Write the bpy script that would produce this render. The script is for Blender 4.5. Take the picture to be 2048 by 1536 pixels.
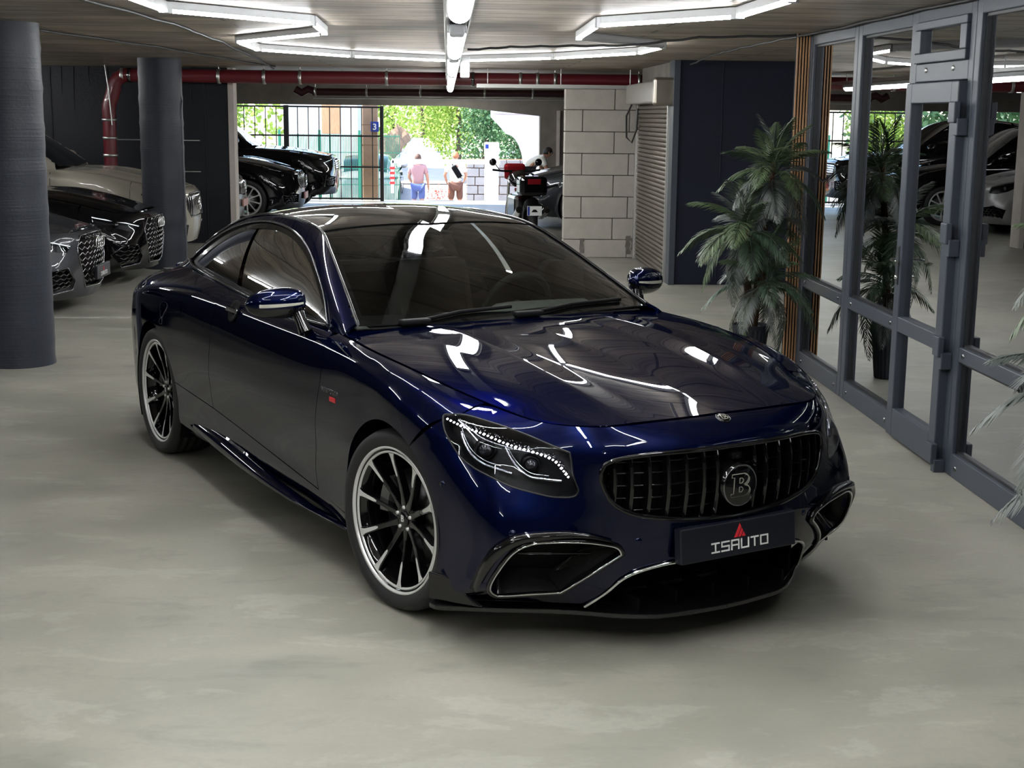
import bpy, bmesh, math, random
import numpy as np
from mathutils import Vector, Matrix
from mathutils.bvhtree import BVHTree
from mathutils.geometry import delaunay_2d_cdt

for o in list(bpy.data.objects): bpy.data.objects.remove(o)
scene = bpy.context.scene
COL = scene.collection
random.seed(7)
R = math.radians

# ------------------------------------------------------------------ camera
cam_d = bpy.data.cameras.new('camera'); cam = bpy.data.objects.new('camera', cam_d); COL.objects.link(cam)
cam_d.sensor_width = 36.0; cam_d.lens = 36.0 * 2830 / 2048
yaw, pitch, roll = R(2.693), R(10.761), R(0.624)
fw = Vector((math.sin(yaw) * math.cos(pitch), math.cos(yaw) * math.cos(pitch), -math.sin(pitch)))
rt = Vector((math.cos(yaw), -math.sin(yaw), 0)); up = rt.cross(fw)
rt, up = rt * math.cos(roll) + up * math.sin(roll), up * math.cos(roll) - rt * math.sin(roll)
cam.matrix_world = Matrix(((rt.x, up.x, -fw.x, 0), (rt.y, up.y, -fw.y, 0), (rt.z, up.z, -fw.z, 1.896), (0, 0, 0, 1)))
cam_d.clip_end = 400
scene.camera = cam

# ------------------------------------------------------------------ sky, sun, exposure
world = bpy.data.worlds.new('world'); scene.world = world; world.use_nodes = True
wn = world.node_tree.nodes; wl = world.node_tree.links
bg = wn['Background']; sky = wn.new('ShaderNodeTexSky'); sky.sky_type = 'NISHITA'
sky.sun_disc = False; sky.sun_elevation = R(52); sky.sun_rotation = R(205); sky.altitude = 200
wl.new(sky.outputs[0], bg.inputs[0]); bg.inputs[1].default_value = 0.85
sun_d = bpy.data.lights.new('sun', 'SUN'); sun_d.energy = 19; sun_d.angle = R(0.6); sun_d.color = (1, .95, .86)
sun = bpy.data.objects.new('sun', sun_d); COL.objects.link(sun)
sun.rotation_euler = Vector((.60, -.16, -.78)).to_track_quat('-Z', 'Y').to_euler()
LAMP = 66.0            # brightness of the ceiling tubes
vs = scene.view_settings
vs.view_transform = 'Standard'; vs.look = 'None'; vs.exposure = 0.0; vs.gamma = 1.0; vs.use_curve_mapping = False
scene.cycles.max_bounces = 7; scene.cycles.diffuse_bounces = 3; scene.cycles.glossy_bounces = 5; scene.cycles.transmission_bounces = 6
scene.cycles.transparent_max_bounces = 12; scene.cycles.sample_clamp_indirect = 8.0
scene.cycles.caustics_reflective = False; scene.cycles.caustics_refractive = False

# ------------------------------------------------------------------ object helpers
def tag(o, label=None, cat=None, group=None, kind=None):
    if label: o['label'] = label
    if cat: o['category'] = cat
    if group: o['group'] = group
    if kind: o['kind'] = kind
    return o
def empty(name, loc=(0, 0, 0), rz=0.0, label=None, cat=None, group=None, kind=None):
    o = bpy.data.objects.new(name, None); o.empty_display_size = .2; COL.objects.link(o)
    o.location = loc; o.rotation_euler = (0, 0, rz)
    return tag(o, label, cat, group, kind)
def link_mesh(name, me, mat, parent=None):
    o = bpy.data.objects.new(name, me); COL.objects.link(o)
    if mat is not None: me.materials.append(mat)
    if parent is not None: o.parent = parent
    return o
def copy_tree(o, parent=None):
    c = o.copy(); COL.objects.link(c); c.parent = parent
    for ch in list(o.children): copy_tree(ch, c)
    return c

class MB:
    """collects simple shapes into one mesh"""
    def __init__(s): s.v = []; s.f = []; s.sm = []
    def add(s, V, F, smooth=False):
        b = len(s.v); s.v += [tuple(map(float, p)) for p in V]
        for f in F: s.f.append(tuple(b + i for i in f)); s.sm.append(smooth)
        return s
    def box(s, x0, y0, z0, x1, y1, z1, M=None):
        V = [(x, y, z) for z in (z0, z1) for y in (y0, y1) for x in (x0, x1)]
        if M is not None: V = [tuple(M @ Vector(p)) for p in V]
        return s.add(V, [(0, 2, 3, 1), (4, 5, 7, 6), (0, 1, 5, 4), (2, 6, 7, 3), (0, 4, 6, 2), (1, 3, 7, 5)])
    def bevbox(s, x0, y0, z0, x1, y1, z1, b=.01, M=None):
        bm = bmesh.new(); bmesh.ops.create_cube(bm, size=1)
        for v in bm.verts: v.co = Vector(((x0 + x1) / 2 + v.co.x * (x1 - x0), (y0 + y1) / 2 + v.co.y * (y1 - y0), (z0 + z1) / 2 + v.co.z * (z1 - z0)))
        bmesh.ops.bevel(bm, geom=bm.edges[:], offset=b, segments=2, affect='EDGES', profile=.5)
        bm.verts.index_update()
        V = [tuple((M @ v.co) if M is not None else v.co) for v in bm.verts]; F = [tuple(v.index for v in f.verts) for f in bm.faces]
        bm.free(); return s.add(V, F)
    def tube(s, P, r, n=10, cap=True, closed=False):
        P = [Vector(p) for p in P]; m = len(P); rr = r if hasattr(r, '__len__') else [r] * m
        V = []; t0 = None; nrm = None
        for i in range(m):
            a = P[i - 1] if (i > 0 or closed) else P[i]; b = P[(i + 1) % m] if (i < m - 1 or closed) else P[i]
            t = (b - a).normalized()
            if nrm is None:
                nrm = t.cross(Vector((0, 0, 1)))
                if nrm.length < .05: nrm = t.cross(Vector((1, 0, 0)))
                nrm.normalize()
            else: nrm = (nrm - t * nrm.dot(t)).normalized()
            bn = t.cross(nrm)
            for k in range(n):
                an = 2 * math.pi * k / n; V.append(P[i] + (nrm * math.cos(an) + bn * math.sin(an)) * rr[i])
        F = []
        for i in range(m if closed else m - 1):
            j = (i + 1) % m
            for k in range(n): F.append((i * n + k, i * n + (k + 1) % n, j * n + (k + 1) % n, j * n + k))
        s.add(V, F, True)
        if cap and not closed: s.add(V[:n], [tuple(range(n))[::-1]]); s.add(V[-n:], [tuple(range(n))])
        return s
    def lathe(s, prof, n=48, axis='z', c=(0, 0, 0), smooth=True, M=None):
        """prof: list of (radius, height)"""
        V = []
        for k in range(n):
            an = 2 * math.pi * k / n
            for r, h in prof:
                p = {'z': (r * math.cos(an), r * math.sin(an), h), 'y': (r * math.cos(an), h, r * math.sin(an)), 'x': (h, r * math.cos(an), r * math.sin(an))}[axis]
                p = Vector((p[0] + c[0], p[1] + c[1], p[2] + c[2])); V.append(M @ p if M is not None else p)
        m = len(prof); F = []
        for k in range(n):
            l = (k + 1) % n
            for i in range(m - 1): F.append((k * m + i, l * m + i, l * m + i + 1, k * m + i + 1))
        return s.add(V, F, smooth)
    def prism(s, poly, d0, d1, axis='y', M=None):
        """poly in the plane normal to axis; sides d0..d1"""
        n = len(poly)
        f = {'y': lambda a, b, d: (a, d, b), 'x': lambda a, b, d: (d, a, b), 'z': lambda a, b, d: (a, b, d)}[axis]
        V = [f(a, b, d0) for a, b in poly] + [f(a, b, d1) for a, b in poly]
        if M is not None: V = [tuple(M @ Vector(p)) for p in V]
        return s.add(V, [tuple(range(n)), tuple(range(2 * n - 1, n - 1, -1))] + [(i, n + i, n + (i + 1) % n, (i + 1) % n) for i in range(n)])
    def ribbon(s, P, Q, smooth=True, closed=False):
        n = len(P); b = list(P) + list(Q)
        return s.add(b, [(i, (i + 1) % n, n + (i + 1) % n, n + i) for i in range(n if closed else n - 1)], smooth)
    def gridmesh(s, G, smooth=True):
        n, m = G.shape[:2]
        return s.add(G.reshape(-1, 3), [(i * m + j, (i + 1) * m + j, (i + 1) * m + j + 1, i * m + j + 1) for i in range(n - 1) for j in range(m - 1)], smooth)
    def obj(s, name, mat, parent=None, bevel=0, fix=True, solid=0):
        me = bpy.data.meshes.new(name); me.from_pydata(s.v, [], s.f)
        me.polygons.foreach_set('use_smooth', s.sm)
        if fix:
            bm = bmesh.new(); bm.from_mesh(me); bmesh.ops.recalc_face_normals(bm, faces=bm.faces); bm.to_mesh(me); bm.free()
        me.update()
        o = link_mesh(name, me, mat, parent)
        if solid:
            m = o.modifiers.new('solid', 'SOLIDIFY'); m.thickness = solid; m.offset = 0
        if bevel:
            m = o.modifiers.new('bevel', 'BEVEL'); m.width = bevel; m.segments = 2; m.limit_method = 'ANGLE'
        return o

# ------------------------------------------------------------------ materials
def newmat(name):
    m = bpy.data.materials.new(name); m.use_nodes = True
    nt = m.node_tree; return m, nt, nt.nodes['Principled BSDF']
def pbr(name, col, rough=.5, metal=0, coat=0, coatr=.03, emit=None, estr=0, spec=.5, bump=0, bscale=60, trans=0, ior=1.45, alpha=1, sheen=0):
    m, nt, p = newmat(name)
    p.inputs['Base Color'].default_value = (*col, 1); p.inputs['Roughness'].default_value = rough; p.inputs['Metallic'].default_value = metal
    p.inputs['Coat Weight'].default_value = coat; p.inputs['Coat Roughness'].default_value = coatr
    p.inputs['Specular IOR Level'].default_value = spec; p.inputs['Transmission Weight'].default_value = trans; p.inputs['IOR'].default_value = ior
    p.inputs['Alpha'].default_value = alpha
    if emit: p.inputs['Emission Color'].default_value = (*emit, 1); p.inputs['Emission Strength'].default_value = estr
    if bump:
        tc = nt.nodes.new('ShaderNodeTexCoord'); n = nt.nodes.new('ShaderNodeTexNoise'); n.inputs['Scale'].default_value = bscale; n.inputs['Detail'].default_value = 6
        b = nt.nodes.new('ShaderNodeBump'); b.inputs['Strength'].default_value = bump; b.inputs['Distance'].default_value = .01
        nt.links.new(tc.outputs['Object'], n.inputs['Vector']); nt.links.new(n.outputs['Fac'], b.inputs['Height']); nt.links.new(b.outputs[0], p.inputs['Normal'])
    return m
def nmix(nt, fac, a, b, mode='MIX'):
    n = nt.nodes.new('ShaderNodeMix'); n.data_type = 'RGBA'; n.blend_type = mode
    for i, x in ((0, fac), (6, a), (7, b)):
        if hasattr(x, 'is_linked'): nt.links.new(x, n.inputs[i])
        else: n.inputs[i].default_value = x if i == 0 else (*x, 1)
    return n.outputs[2]
def nnoise(nt, vec, scale, detail=6, rough=.55, dist=0):
    n = nt.nodes.new('ShaderNodeTexNoise'); n.inputs['Scale'].default_value = scale; n.inputs['Detail'].default_value = detail
    n.inputs['Roughness'].default_value = rough; n.inputs['Distortion'].default_value = dist
    nt.links.new(vec, n.inputs['Vector']); return n.outputs['Fac']
def nramp(nt, fac, stops):
    n = nt.nodes.new('ShaderNodeValToRGB'); e = n.color_ramp.elements
    while len(e) < len(stops): e.new(.5)
    for k, (p, c) in enumerate(stops):
        e[k].position = p; e[k].color = (*c, 1) if hasattr(c, '__len__') else (c, c, c, 1)
    nt.links.new(fac, n.inputs[0]); return n.outputs[0]
def nmap(nt, vec, scale=(1, 1, 1), loc=(0, 0, 0), rot=(0, 0, 0)):
    n = nt.nodes.new('ShaderNodeMapping'); n.inputs['Scale'].default_value = scale; n.inputs['Location'].default_value = loc; n.inputs['Rotation'].default_value = rot
    nt.links.new(vec, n.inputs[0]); return n.outputs[0]
def nbump(nt, h, strength, dist=.01):
    b = nt.nodes.new('ShaderNodeBump'); b.inputs['Strength'].default_value = strength; b.inputs['Distance'].default_value = dist
    nt.links.new(h, b.inputs['Height']); return b.outputs[0]
def objcoord(nt): return nt.nodes.new('ShaderNodeTexCoord').outputs['Object']

def mat_floor():
    m, nt, p = newmat('polished_concrete'); v = objcoord(nt)
    big = nnoise(nt, v, .55, 5, .55, .6); mid = nnoise(nt, nmap(nt, v, (1, 1.7, 1), rot=(0, 0, .2)), 1.1, 9, .62, .4); fine = nnoise(nt, v, 38, 5, .7)
    streak = nnoise(nt, nmap(nt, v, (1, 2.1, 1), rot=(0, 0, .12)), 1.5, 11, .66, .35)
    c = nramp(nt, big, [(.3, (.178, .175, .148)), (.52, (.235, .228, .192)), (.72, (.292, .280, .236))])
    c = nmix(nt, nramp(nt, mid, [(.42, 0), (.66, .55)]), c, (.325, .308, .258))
    c = nmix(nt, nramp(nt, streak, [(.545, 0), (.60, .36), (.70, .2)]), c, (.37, .362, .318))
    c = nmix(nt, nramp(nt, streak, [(.30, .55), (.44, 0)]), c, (.115, .12, .108))
    c = nmix(nt, nramp(nt, fine, [(.35, .18), (.6, 0)]), c, (.18, .175, .16))
    nt.links.new(c, p.inputs['Base Color'])
    nt.links.new(nramp(nt, mid, [(.3, .36), (.7, .52)]), p.inputs['Roughness'])
    nt.links.new(nbump(nt, fine, .06, .004), p.inputs['Normal']); p.inputs['Specular IOR Level'].default_value = .45
    return m
def mat_ceiling():
    """glossy grey painted concrete with the print of the shuttering boards"""
    m, nt, p = newmat('board_marked_concrete'); v = objcoord(nt)
    boards = nt.nodes.new('ShaderNodeTexBrick'); nt.links.new(nmap(nt, v, (1, 1, 1)), boards.inputs['Vector'])
    boards.inputs['Scale'].default_value = 1; boards.inputs['Brick Width'].default_value = 3.1; boards.inputs['Row Height'].default_value = .38
    boards.inputs['Mortar Size'].default_value = .014; boards.inputs['Mortar Smooth'].default_value = .4
    boards.inputs['Color1'].default_value = (.35, .35, .35, 1); boards.inputs['Color2'].default_value = (.75, .75, .75, 1); boards.inputs['Mortar'].default_value = (0, 0, 0, 1)
    grain = nnoise(nt, nmap(nt, v, (.7, 6.5, 1)), 2.6, 9, .68, .6); blot = nnoise(nt, nmap(nt, v, (.6, 1.6, 1)), 1.1, 7, .6, .4)
    c = nramp(nt, grain, [(.28, (.085, .078, .070)), (.5, (.205, .188, .166)), (.74, (.32, .295, .262))])
    c = nmix(nt, .55, c, boards.outputs['Color'], 'MULTIPLY'); c = nmix(nt, 1.0, c, (2.45, 2.26, 2.06), 'MULTIPLY')  # warm tint puts some of the exit's peach reflection into the colour
    c = nmix(nt, nramp(nt, blot, [(.34, .65), (.58, 0)]), c, (.085, .078, .068))
    c = nmix(nt, nramp(nt, boards.outputs['Fac'], [(0, 0), (1, .85)]), c, (.035, .032, .028))
    nt.links.new(c, p.inputs['Base Color']); nt.links.new(nramp(nt, grain, [(.3, .50), (.7, .34)]), p.inputs['Roughness']); p.inputs['Specular IOR Level'].default_value = .55
    h = nmix(nt, .5, boards.outputs['Color'], grain)
    nt.links.new(nbump(nt, h, .6, .012), p.inputs['Normal'])
    return m
def mat_plaster(name, col, rough=.55, var=.35, bump=.25, scale=3.0, bands=0):
    m, nt, p = newmat(name); v = objcoord(nt)
    n = nnoise(nt, v, scale, 7, .6, .4); f = nnoise(nt, v, scale * 14, 5, .6)
    c = nmix(nt, nramp(nt, n, [(.3, 1), (.7, 0)]), col, tuple(x * (1 - var) for x in col))
    nt.links.new(c, p.inputs['Base Color']); p.inputs['Roughness'].default_value = rough; p.inputs['Specular IOR Level'].default_value = .28
    h = f
    if bands:
        w = nnoise(nt, nmap(nt, v, (.5, .5, 20)), bands, 4, .5, .3); h = nmix(nt, .6, f, w)
    nt.links.new(nbump(nt, h, bump, .012), p.inputs['Normal'])
    return m
def mat_wood(name, a, b):
    m, nt, p = newmat(name); v = objcoord(nt)
    n = nnoise(nt, nmap(nt, v, (14, 14, .8)), 4, 6, .6, .6)
    nt.links.new(nramp(nt, n, [(.3, a), (.7, b)]), p.inputs['Base Color']); p.inputs['Roughness'].default_value = .5
    return m
def mat_paint(name, col, flake=.6, rough=.32):
    """metallic car paint under clear coat"""
    m, nt, p = newmat(name)
    p.inputs['Base Color'].default_value = (*col, 1); p.inputs['Metallic'].default_value = flake; p.inputs['Roughness'].default_value = rough
    p.inputs['Specular IOR Level'].default_value = .0; p.inputs['Specular Tint'].default_value = (*[min(1, c * 6 + .01) for c in col], 1)
    p.inputs['Coat Weight'].default_value = 1; p.inputs['Coat Roughness'].default_value = .012; p.inputs['Coat IOR'].default_value = 1.42
    return m
def mat_glass(name, tint, refl=1.0, rough=0.0, ior=1.5):
    """thin pane: tinted see-through plus fresnel mirror"""
    m = bpy.data.materials.new(name); m.use_nodes = True; nt = m.node_tree
    for n in list(nt.nodes): nt.nodes.remove(n)
    out = nt.nodes.new('ShaderNodeOutputMaterial'); tr = nt.nodes.new('ShaderNodeBsdfTransparent'); gl = nt.nodes.new('ShaderNodeBsdfGlossy')
    tr.inputs[0].default_value = (*tint, 1); gl.inputs['Roughness'].default_value = rough; gl.inputs[0].default_value = (.97, .98, 1, 1)
    fr = nt.nodes.new('ShaderNodeFresnel'); fr.inputs[0].default_value = ior
    mm = nt.nodes.new('ShaderNodeMath'); mm.operation = 'MULTIPLY'; mm.inputs[1].default_value = refl; mm.use_clamp = True
    mx = nt.nodes.new('ShaderNodeMixShader')
    nt.links.new(fr.outputs[0], mm.inputs[0]); nt.links.new(mm.outputs[0], mx.inputs[0]); nt.links.new(tr.outputs[0], mx.inputs[1]); nt.links.new(gl.outputs[0], mx.inputs[2])
    nt.links.new(mx.outputs[0], out.inputs[0])
    return m
def mat_emit(name, col, s):
    m = bpy.data.materials.new(name); m.use_nodes = True; nt = m.node_tree
    for n in list(nt.nodes): nt.nodes.remove(n)
    out = nt.nodes.new('ShaderNodeOutputMaterial'); e = nt.nodes.new('ShaderNodeEmission'); e.inputs[0].default_value = (*col, 1); e.inputs[1].default_value = s
    nt.links.new(e.outputs[0], out.inputs[0]); return m

M = {}
M['floor'] = mat_floor(); M['ceiling'] = mat_ceiling()
M['navy_wall'] = mat_plaster('navy_wall_paint', (.0038, .0056, .0175), .65, .3, .35, 2.2)
M['slate_wall'] = mat_plaster('slate_wall_paint', (.0095, .0108, .0155), .55, .35, .4, 2.0)
M['pillar'] = mat_plaster('slate_pillar_paint', (.030, .034, .047), .45, .25, .35, 3.0, bands=3.0)
M['conc'] = mat_plaster('raw_concrete', (.22, .20, .175), .8, .35, .4, 2.5)
M['grey_wall'] = mat_plaster('grey_wall_paint', (.16, .16, .16), .7, .2, .2, 2.0)
M['block'] = mat_plaster('aerated_block', (.47, .44, .395), .9, .15, .35, 6)
M['mortar'] = mat_plaster('mortar', (.22, .20, .18), .95, .4, .4, 9)
M['pale_edge'] = mat_plaster('pale_wall_edge', (.55, .50, .46), .8, .2, .3, 4)
M['black'] = pbr('matt_black', (.003, .003, .0035), .65, spec=.12)
M['gloss_black'] = pbr('gloss_black', (.0022, .0022, .0026), .3, coat=1, coatr=.05, spec=.05)
M['rubber'] = pbr('tyre_rubber', (.012, .012, .013), .62, bump=.15, bscale=90)
M['rubber2'] = pbr('rubber_seal', (.006, .006, .006), .45)
M['red_pipe'] = pbr('red_pipe_paint', (.125, .012, .018), .35, coat=.3, bump=.05, bscale=8)
M['dark_pipe'] = pbr('dark_red_pipe_paint', (.035, .006, .010), .4)
M['zinc'] = pbr('galvanised_steel', (.55, .55, .53), .38, 1, bump=.05)
M['steel_shut'] = pbr('shutter_steel', (.27, .24, .205), .34, .85, bump=.08, bscale=30)
M['frame'] = pbr('anthracite_frame', (.040, .047, .062), .42, spec=.4)
M['frame_dark'] = pbr('anthracite_gasket', (.010, .011, .014), .5)
M['wood'] = mat_wood('oak_slat', (.34, .18, .085), (.50, .29, .15))
M['glass'] = mat_glass('facade_glass', (.62, .66, .66), 3.0, 0, 1.5)
M['chrome'] = pbr('chrome', (.75, .75, .76), .08, 1)
M['dark_chrome'] = pbr('dark_chrome', (.18, .18, .19), .12, 1)
M['tube'] = mat_emit('lit_tube', (.965, .985, .985), LAMP)
M['lamp_body'] = pbr('lamp_body', (.55, .56, .58), .45)
M['cable'] = pbr('cable', (.012, .012, .013), .5)
M['line_paint'] = mat_plaster('worn_line_paint', (.45, .44, .40), .7, .4, .2, 6)
# ------------------------------------------------------------------ the garage shell (metres; X right, Y away from the camera)
CZ = 2.52
def shell(name, mat, label, *boxes, bevel=0):
    mb = MB()
    for b in boxes: mb.box(*b)
    return tag(mb.obj(name, mat, bevel=bevel), label, None, None, 'structure')
shell('floor', M['floor'], 'smooth worn grey concrete garage floor with pale scuffs', (-10.2, -6.2, -.2, 8.2, 32.0, 0))
shell('ceiling', M['ceiling'], 'low board-marked concrete ceiling with a shiny grey finish', (-10.2, -6.2, CZ, 8.2, 31.0, CZ + .25))
shell('wall_left', M['slate_wall'], 'dark painted garage wall far behind the parked cars', (-10.2, -6, 0, -10, 31, CZ))
shell('wall_behind', M['grey_wall'], 'grey garage wall behind the camera', (-10, -6.2, 0, 8, -6, CZ))
shell('wall_cross', M['slate_wall'], 'dark slate wall behind the beige car and the round pillar', (-10, 21.0, 0, -3.16, 21.28, CZ))
shell('trim_1', M['pale_edge'], 'pale bare strip along the end of the dark slate wall', (-3.16, 20.97, 0, -3.08, 21.3, CZ))
shell('wall_navy', M['navy_wall'], 'flat navy blue wall standing behind the palm tree', (2.60, 16.1, 0, 8, 16.4, CZ))
shell('trim_2', M['frame'], 'grey edge strip between the roller shutter and navy wall', (2.535, 16.06, 0, 2.60, 16.42, CZ))
shell('wall_shutter_side', M['conc'], 'concrete lintel wall above the roller shutter', (2.60, 16.4, 2.2, 2.8, 19.2, CZ))
shell('wall_right', M['slate_wall'], 'dark wall at the far right of the garage', (8, -6, 0, 8.2, 31, CZ))
shell('wall_office_end', M['slate_wall'], 'dark end wall of the glazed office beside the wooden slats', (2.84, 11.05, 0, 8, 11.2, CZ))
shell('wall_office_near', M['slate_wall'], 'dark wall of the office nearest the camera', (2.84, .9, 0, 8, 1.05, CZ))
shell('wall_office_back', M['grey_wall'], 'grey back wall inside the glazed office', (6.4, 1.05, 0, 6.55, 11.05, CZ))
mb = MB()
mb.prism([(-10, 2.07), (0.1, 2.07), (1.98, 1.88), (1.98, 0), (8, 0), (8, CZ), (-10, CZ)], 30.6, 31.0, 'y')
tag(mb.obj('wall_beam', M['conc']), 'raw concrete beam over the bright exit of the garage', kind='structure')
shell('trim_3', M['pale_edge'], 'white vertical strip on the concrete beside the exit', (2.33, 30.54, 0, 2.40, 30.6, 2.0))

shell('trim_10', M['line_paint'], 'worn pale line painted on the floor before the grey car', (-3.75, 13.18, 0, -2.95, 13.27, .003))
for wl, pts in (('wall_navy', [(3.09, 16.1), (4.3, 16.1)]), ('wall_cross', [(-5.68, 21.0), (-3.50, 21.0), (-7.3, 21.0)])):
    for x, y in pts:
        rn = random.Random(int(x * 10)); MB().tube([(x + rn.uniform(-.004, .004), y, z_) for z_ in np.linspace(0.02, CZ - .02, 16)], .011, 6).obj('formwork_seam', bpy.data.objects[wl].data.materials[0], bpy.data.objects[wl])
rn = random.Random(8)
for k in range(11):
    x = -6.0 + k * .23 + rn.uniform(-.06, .06); L = rn.uniform(.10, .75); MB().tube([(x, 20.998, CZ - .01), (x + rn.uniform(-.01, .01), 20.997, CZ - L * .5), (x + rn.uniform(-.015, .015), 20.999, CZ - L)], [.014, .009, .003], 6).obj('paint_drip', M['slate_wall'], bpy.data.objects['wall_cross'])
# ---- block wall: every block its own piece
bw = tag(MB().box(1.60, 19.22, 0, 2.60, 19.40, 2.25).obj('wall_blocks', M['mortar']), 'short wall of large pale aerated concrete blocks with grey joints', kind='structure')
z = -.04; row = 0; rnd = random.Random(3)
while z < 2.24:
    h = .288; splits = ([1.57, 1.81, 2.44, 2.585], [1.57, 2.24, 2.585])[row % 2]
    for a, b in zip(splits[:-1], splits[1:]):
        d = rnd.uniform(-.004, .004)
        o = MB().bevbox(a + .005, 19.18 + d, max(z, 0) + .004, b - .005, 19.40, min(z + h, 2.25) - .005, .006).obj('block', M['block'], bw)
    z += h; row += 1
for x, z0, z1, w in ((1.83, .06, .26, .05), (2.46, .05, .30, .06), (2.52, .10, .27, .03)):
    rn = random.Random(int(x * 100)); n = 7; L_ = [(x - w / 2 + rn.uniform(-.012, .012), z0 + (z1 - z0) * k / n) for k in range(n + 1)]; R_ = [(x + w / 2 + rn.uniform(-.012, .012), z0 + (z1 - z0) * k / n) for k in range(n, -1, -1)]
    MB().prism(L_ + R_, 19.172, 19.2, 'y').obj('mortar_smear', M['mortar'], bw)
# ---- roller shutter
M['box_paint'] = pbr('grey_beige_box', (.26, .245, .22), .5)
rs = empty('roller_shutter', (2.56, 17.6, 0), 0, 'brown steel roller shutter with horizontal ribs beside the block wall', 'roller shutter')
n = 38
prof = [(0, 0), (-.022, .012), (-.028, .030), (-.022, .048), (0, .0545)]
sl = MB()
for (a, b), (c, d) in zip(prof[:-1], prof[1:]): sl.add([(a, -1.36, b), (c, -1.36, d), (c, 1.36, d), (a, 1.36, b)], [(0, 1, 2, 3)], True)
slat = sl.obj('slat', M['steel_shut'], rs)
for k in range(n):
    o = slat if k == 0 else slat.copy()
    if k: COL.objects.link(o); o.parent = rs
    o.location = (0, .12, .02 + k * .0545)
for y in (-1.28, 1.46): MB().box(-.05, y, 0, .02, y + .06, 2.1).obj('guide_rail', M['zinc'], rs)
MB().bevbox(-.20, -1.30, 2.05, .02, 1.40, 2.30, .02).obj('motor_box', M['box_paint'], rs)
MB().bevbox(-.24, -1.46, 2.02, .02, -1.30, 2.33, .03).obj('end_plate', M['steel_shut'], rs)
MB().tube([(-.1, 1.38, 2.1), (-.18, 1.46, 1.9), (-.17, 1.47, 1.62), (-.10, 1.46, 1.55), (-.04, 1.45, 1.72), (-.03, 1.44, 2.0)], .012, 8).obj('chain_loop', M['cable'], rs)

# ---- round pillars
def pillar(x, y, r, label):
    rr = random.Random(int(x * 100)); prof = []
    for k in range(44):
        z = CZ * k / 43; prof.append((r + rr.uniform(-.0025, .0025) + (.004 if k % 5 == 0 else 0), z))
    p = tag(MB().lathe(prof, 72, 'z', (x, y, 0)).obj('pillar', M['pillar'], fix=True), label, 'pillar', 'round painted pillars')
    return p
pillar(-3.25, 10.78, .265, 'nearest round slate-blue concrete pillar at the left edge')
p2 = pillar(-3.46, 17.62, .258, 'farther round slate-blue pillar between the black and beige cars')
MB().tube([(-3.215, 17.56, 0), (-3.215, 17.56, 1.9), (-3.20, 17.57, 2.02), (-3.22, 17.56, 2.1), (-3.22, 17.56, CZ)], .012, 8).obj('seam', M['pillar'], p2)

# ---- red pipes
rp = empty('red_pipe', (-4.73, 20.4, 0), 0, 'red painted pipe with an elbow running under the ceiling', 'pipe')
zp, rpp = 2.385, .092
def arc(c, r, a0, a1, n=8): return [(c[0] + r * math.cos(a0 + (a1 - a0) * k / n), 0, c[1] + r * math.sin(a0 + (a1 - a0) * k / n)) for k in range(n + 1)]
MB().tube([(.30, 0, zp), (2.2, 0, zp), (5, 0, zp), (8.6, 0, zp)], rpp, 20).obj('pipe_run', M['red_pipe'], rp)
MB().tube([(.32, 0, zp), (.24, 0, zp), (.14, 0, zp - .05), (.09, 0, zp - .12), (.08, 0, zp - .2), (.04, 0, zp - .32), (.005, 0, zp - .42), (0, 0, zp - .52)], rpp * 1.06, 20).obj('elbow', M['red_pipe'], rp)
MB().tube([(0, 0, zp - .5), (0, 0, 1), (0, 0, 0)], rpp, 20).obj('drop_pipe', M['red_pipe'], rp)
for k, x in enumerate((.21, .31, 1.54, 2.17, 2.67, 3.88, 5.09, 5.76, 6.0, 6.25, 7.44)):
    big = k in (1, 6)
    MB().lathe([(rpp + .002, -.022), (rpp + .010, -.022), (rpp + .010, .022), (rpp + .002, .022)], 24, 'x', (x, 0, zp)).obj('clamp', M['zinc'] if not big else M['dark_chrome'], rp)
    if k > 1: MB().tube([(x, 0, zp + rpp), (x, 0, CZ)], .006, 6).obj('hanger_rod', M['zinc'], rp)
for z in (1.77, 1.52, 1.28, 1.07):
    MB().lathe([(rpp + .002, -.018), (rpp + .010, -.018), (rpp + .010, .018), (rpp + .002, .018)], 24, 'z', (0, 0, z)).obj('clamp', M['zinc'], rp)
MB().tube([(.09, 0, 1.50), (1.2, .3, 1.49)], .008, 6).tube([(.09, 0, 1.06), (1.2, .3, 1.05)], .008, 6).obj('wall_bracket', M['zinc'], rp)
MB().tube([(-.02, -.05, CZ), (.03, -.1, 2.2), (.06, -.1, 1.7)], .008, 6).obj('hanger_wire', M['zinc'], rp)
dp = empty('dark_red_pipe', (-2.5, 27.0, 0), 0, 'thin dark red pipe crossing in front of the concrete beam', 'pipe')
MB().tube([(0, 0, 2.28), (5.6, 0, 2.30)], .07, 14).obj('pipe_run', M['dark_pipe'], dp)
MB().tube([(-.32, 0, 2.33), (-.2, 0, 2.26), (-.08, 0, 2.33), (.06, 0, 2.28)], .075, 12).obj('elbow', M['dark_pipe'], dp)
MB().tube([(0, .05, 2.17), (5.6, .05, 2.19)], .016, 8).obj('conduit', M['zinc'], dp)
for x in (.05, 1.0, 2.0, 3.2, 4.1, 4.9): MB().lathe([(.072, -.02), (.082, -.02), (.082, .02), (.072, .02)], 16, 'x', (x, 0, 2.285)).tube([(x, 0, 2.36), (x, 0, CZ)], .007, 6).obj('hanger', M['zinc'], dp)
ct = empty('cable_tray', (.4, 19.7, 2.26), 0, 'grey perforated cable tray under the red pipe', 'cable tray')
MB().box(0, -.05, 0, 2.3, .05, .006).box(0, -.055, 0, 2.3, -.048, .05).box(0, .048, 0, 2.3, .055, .05).obj('tray', M['zinc'], ct)
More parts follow.
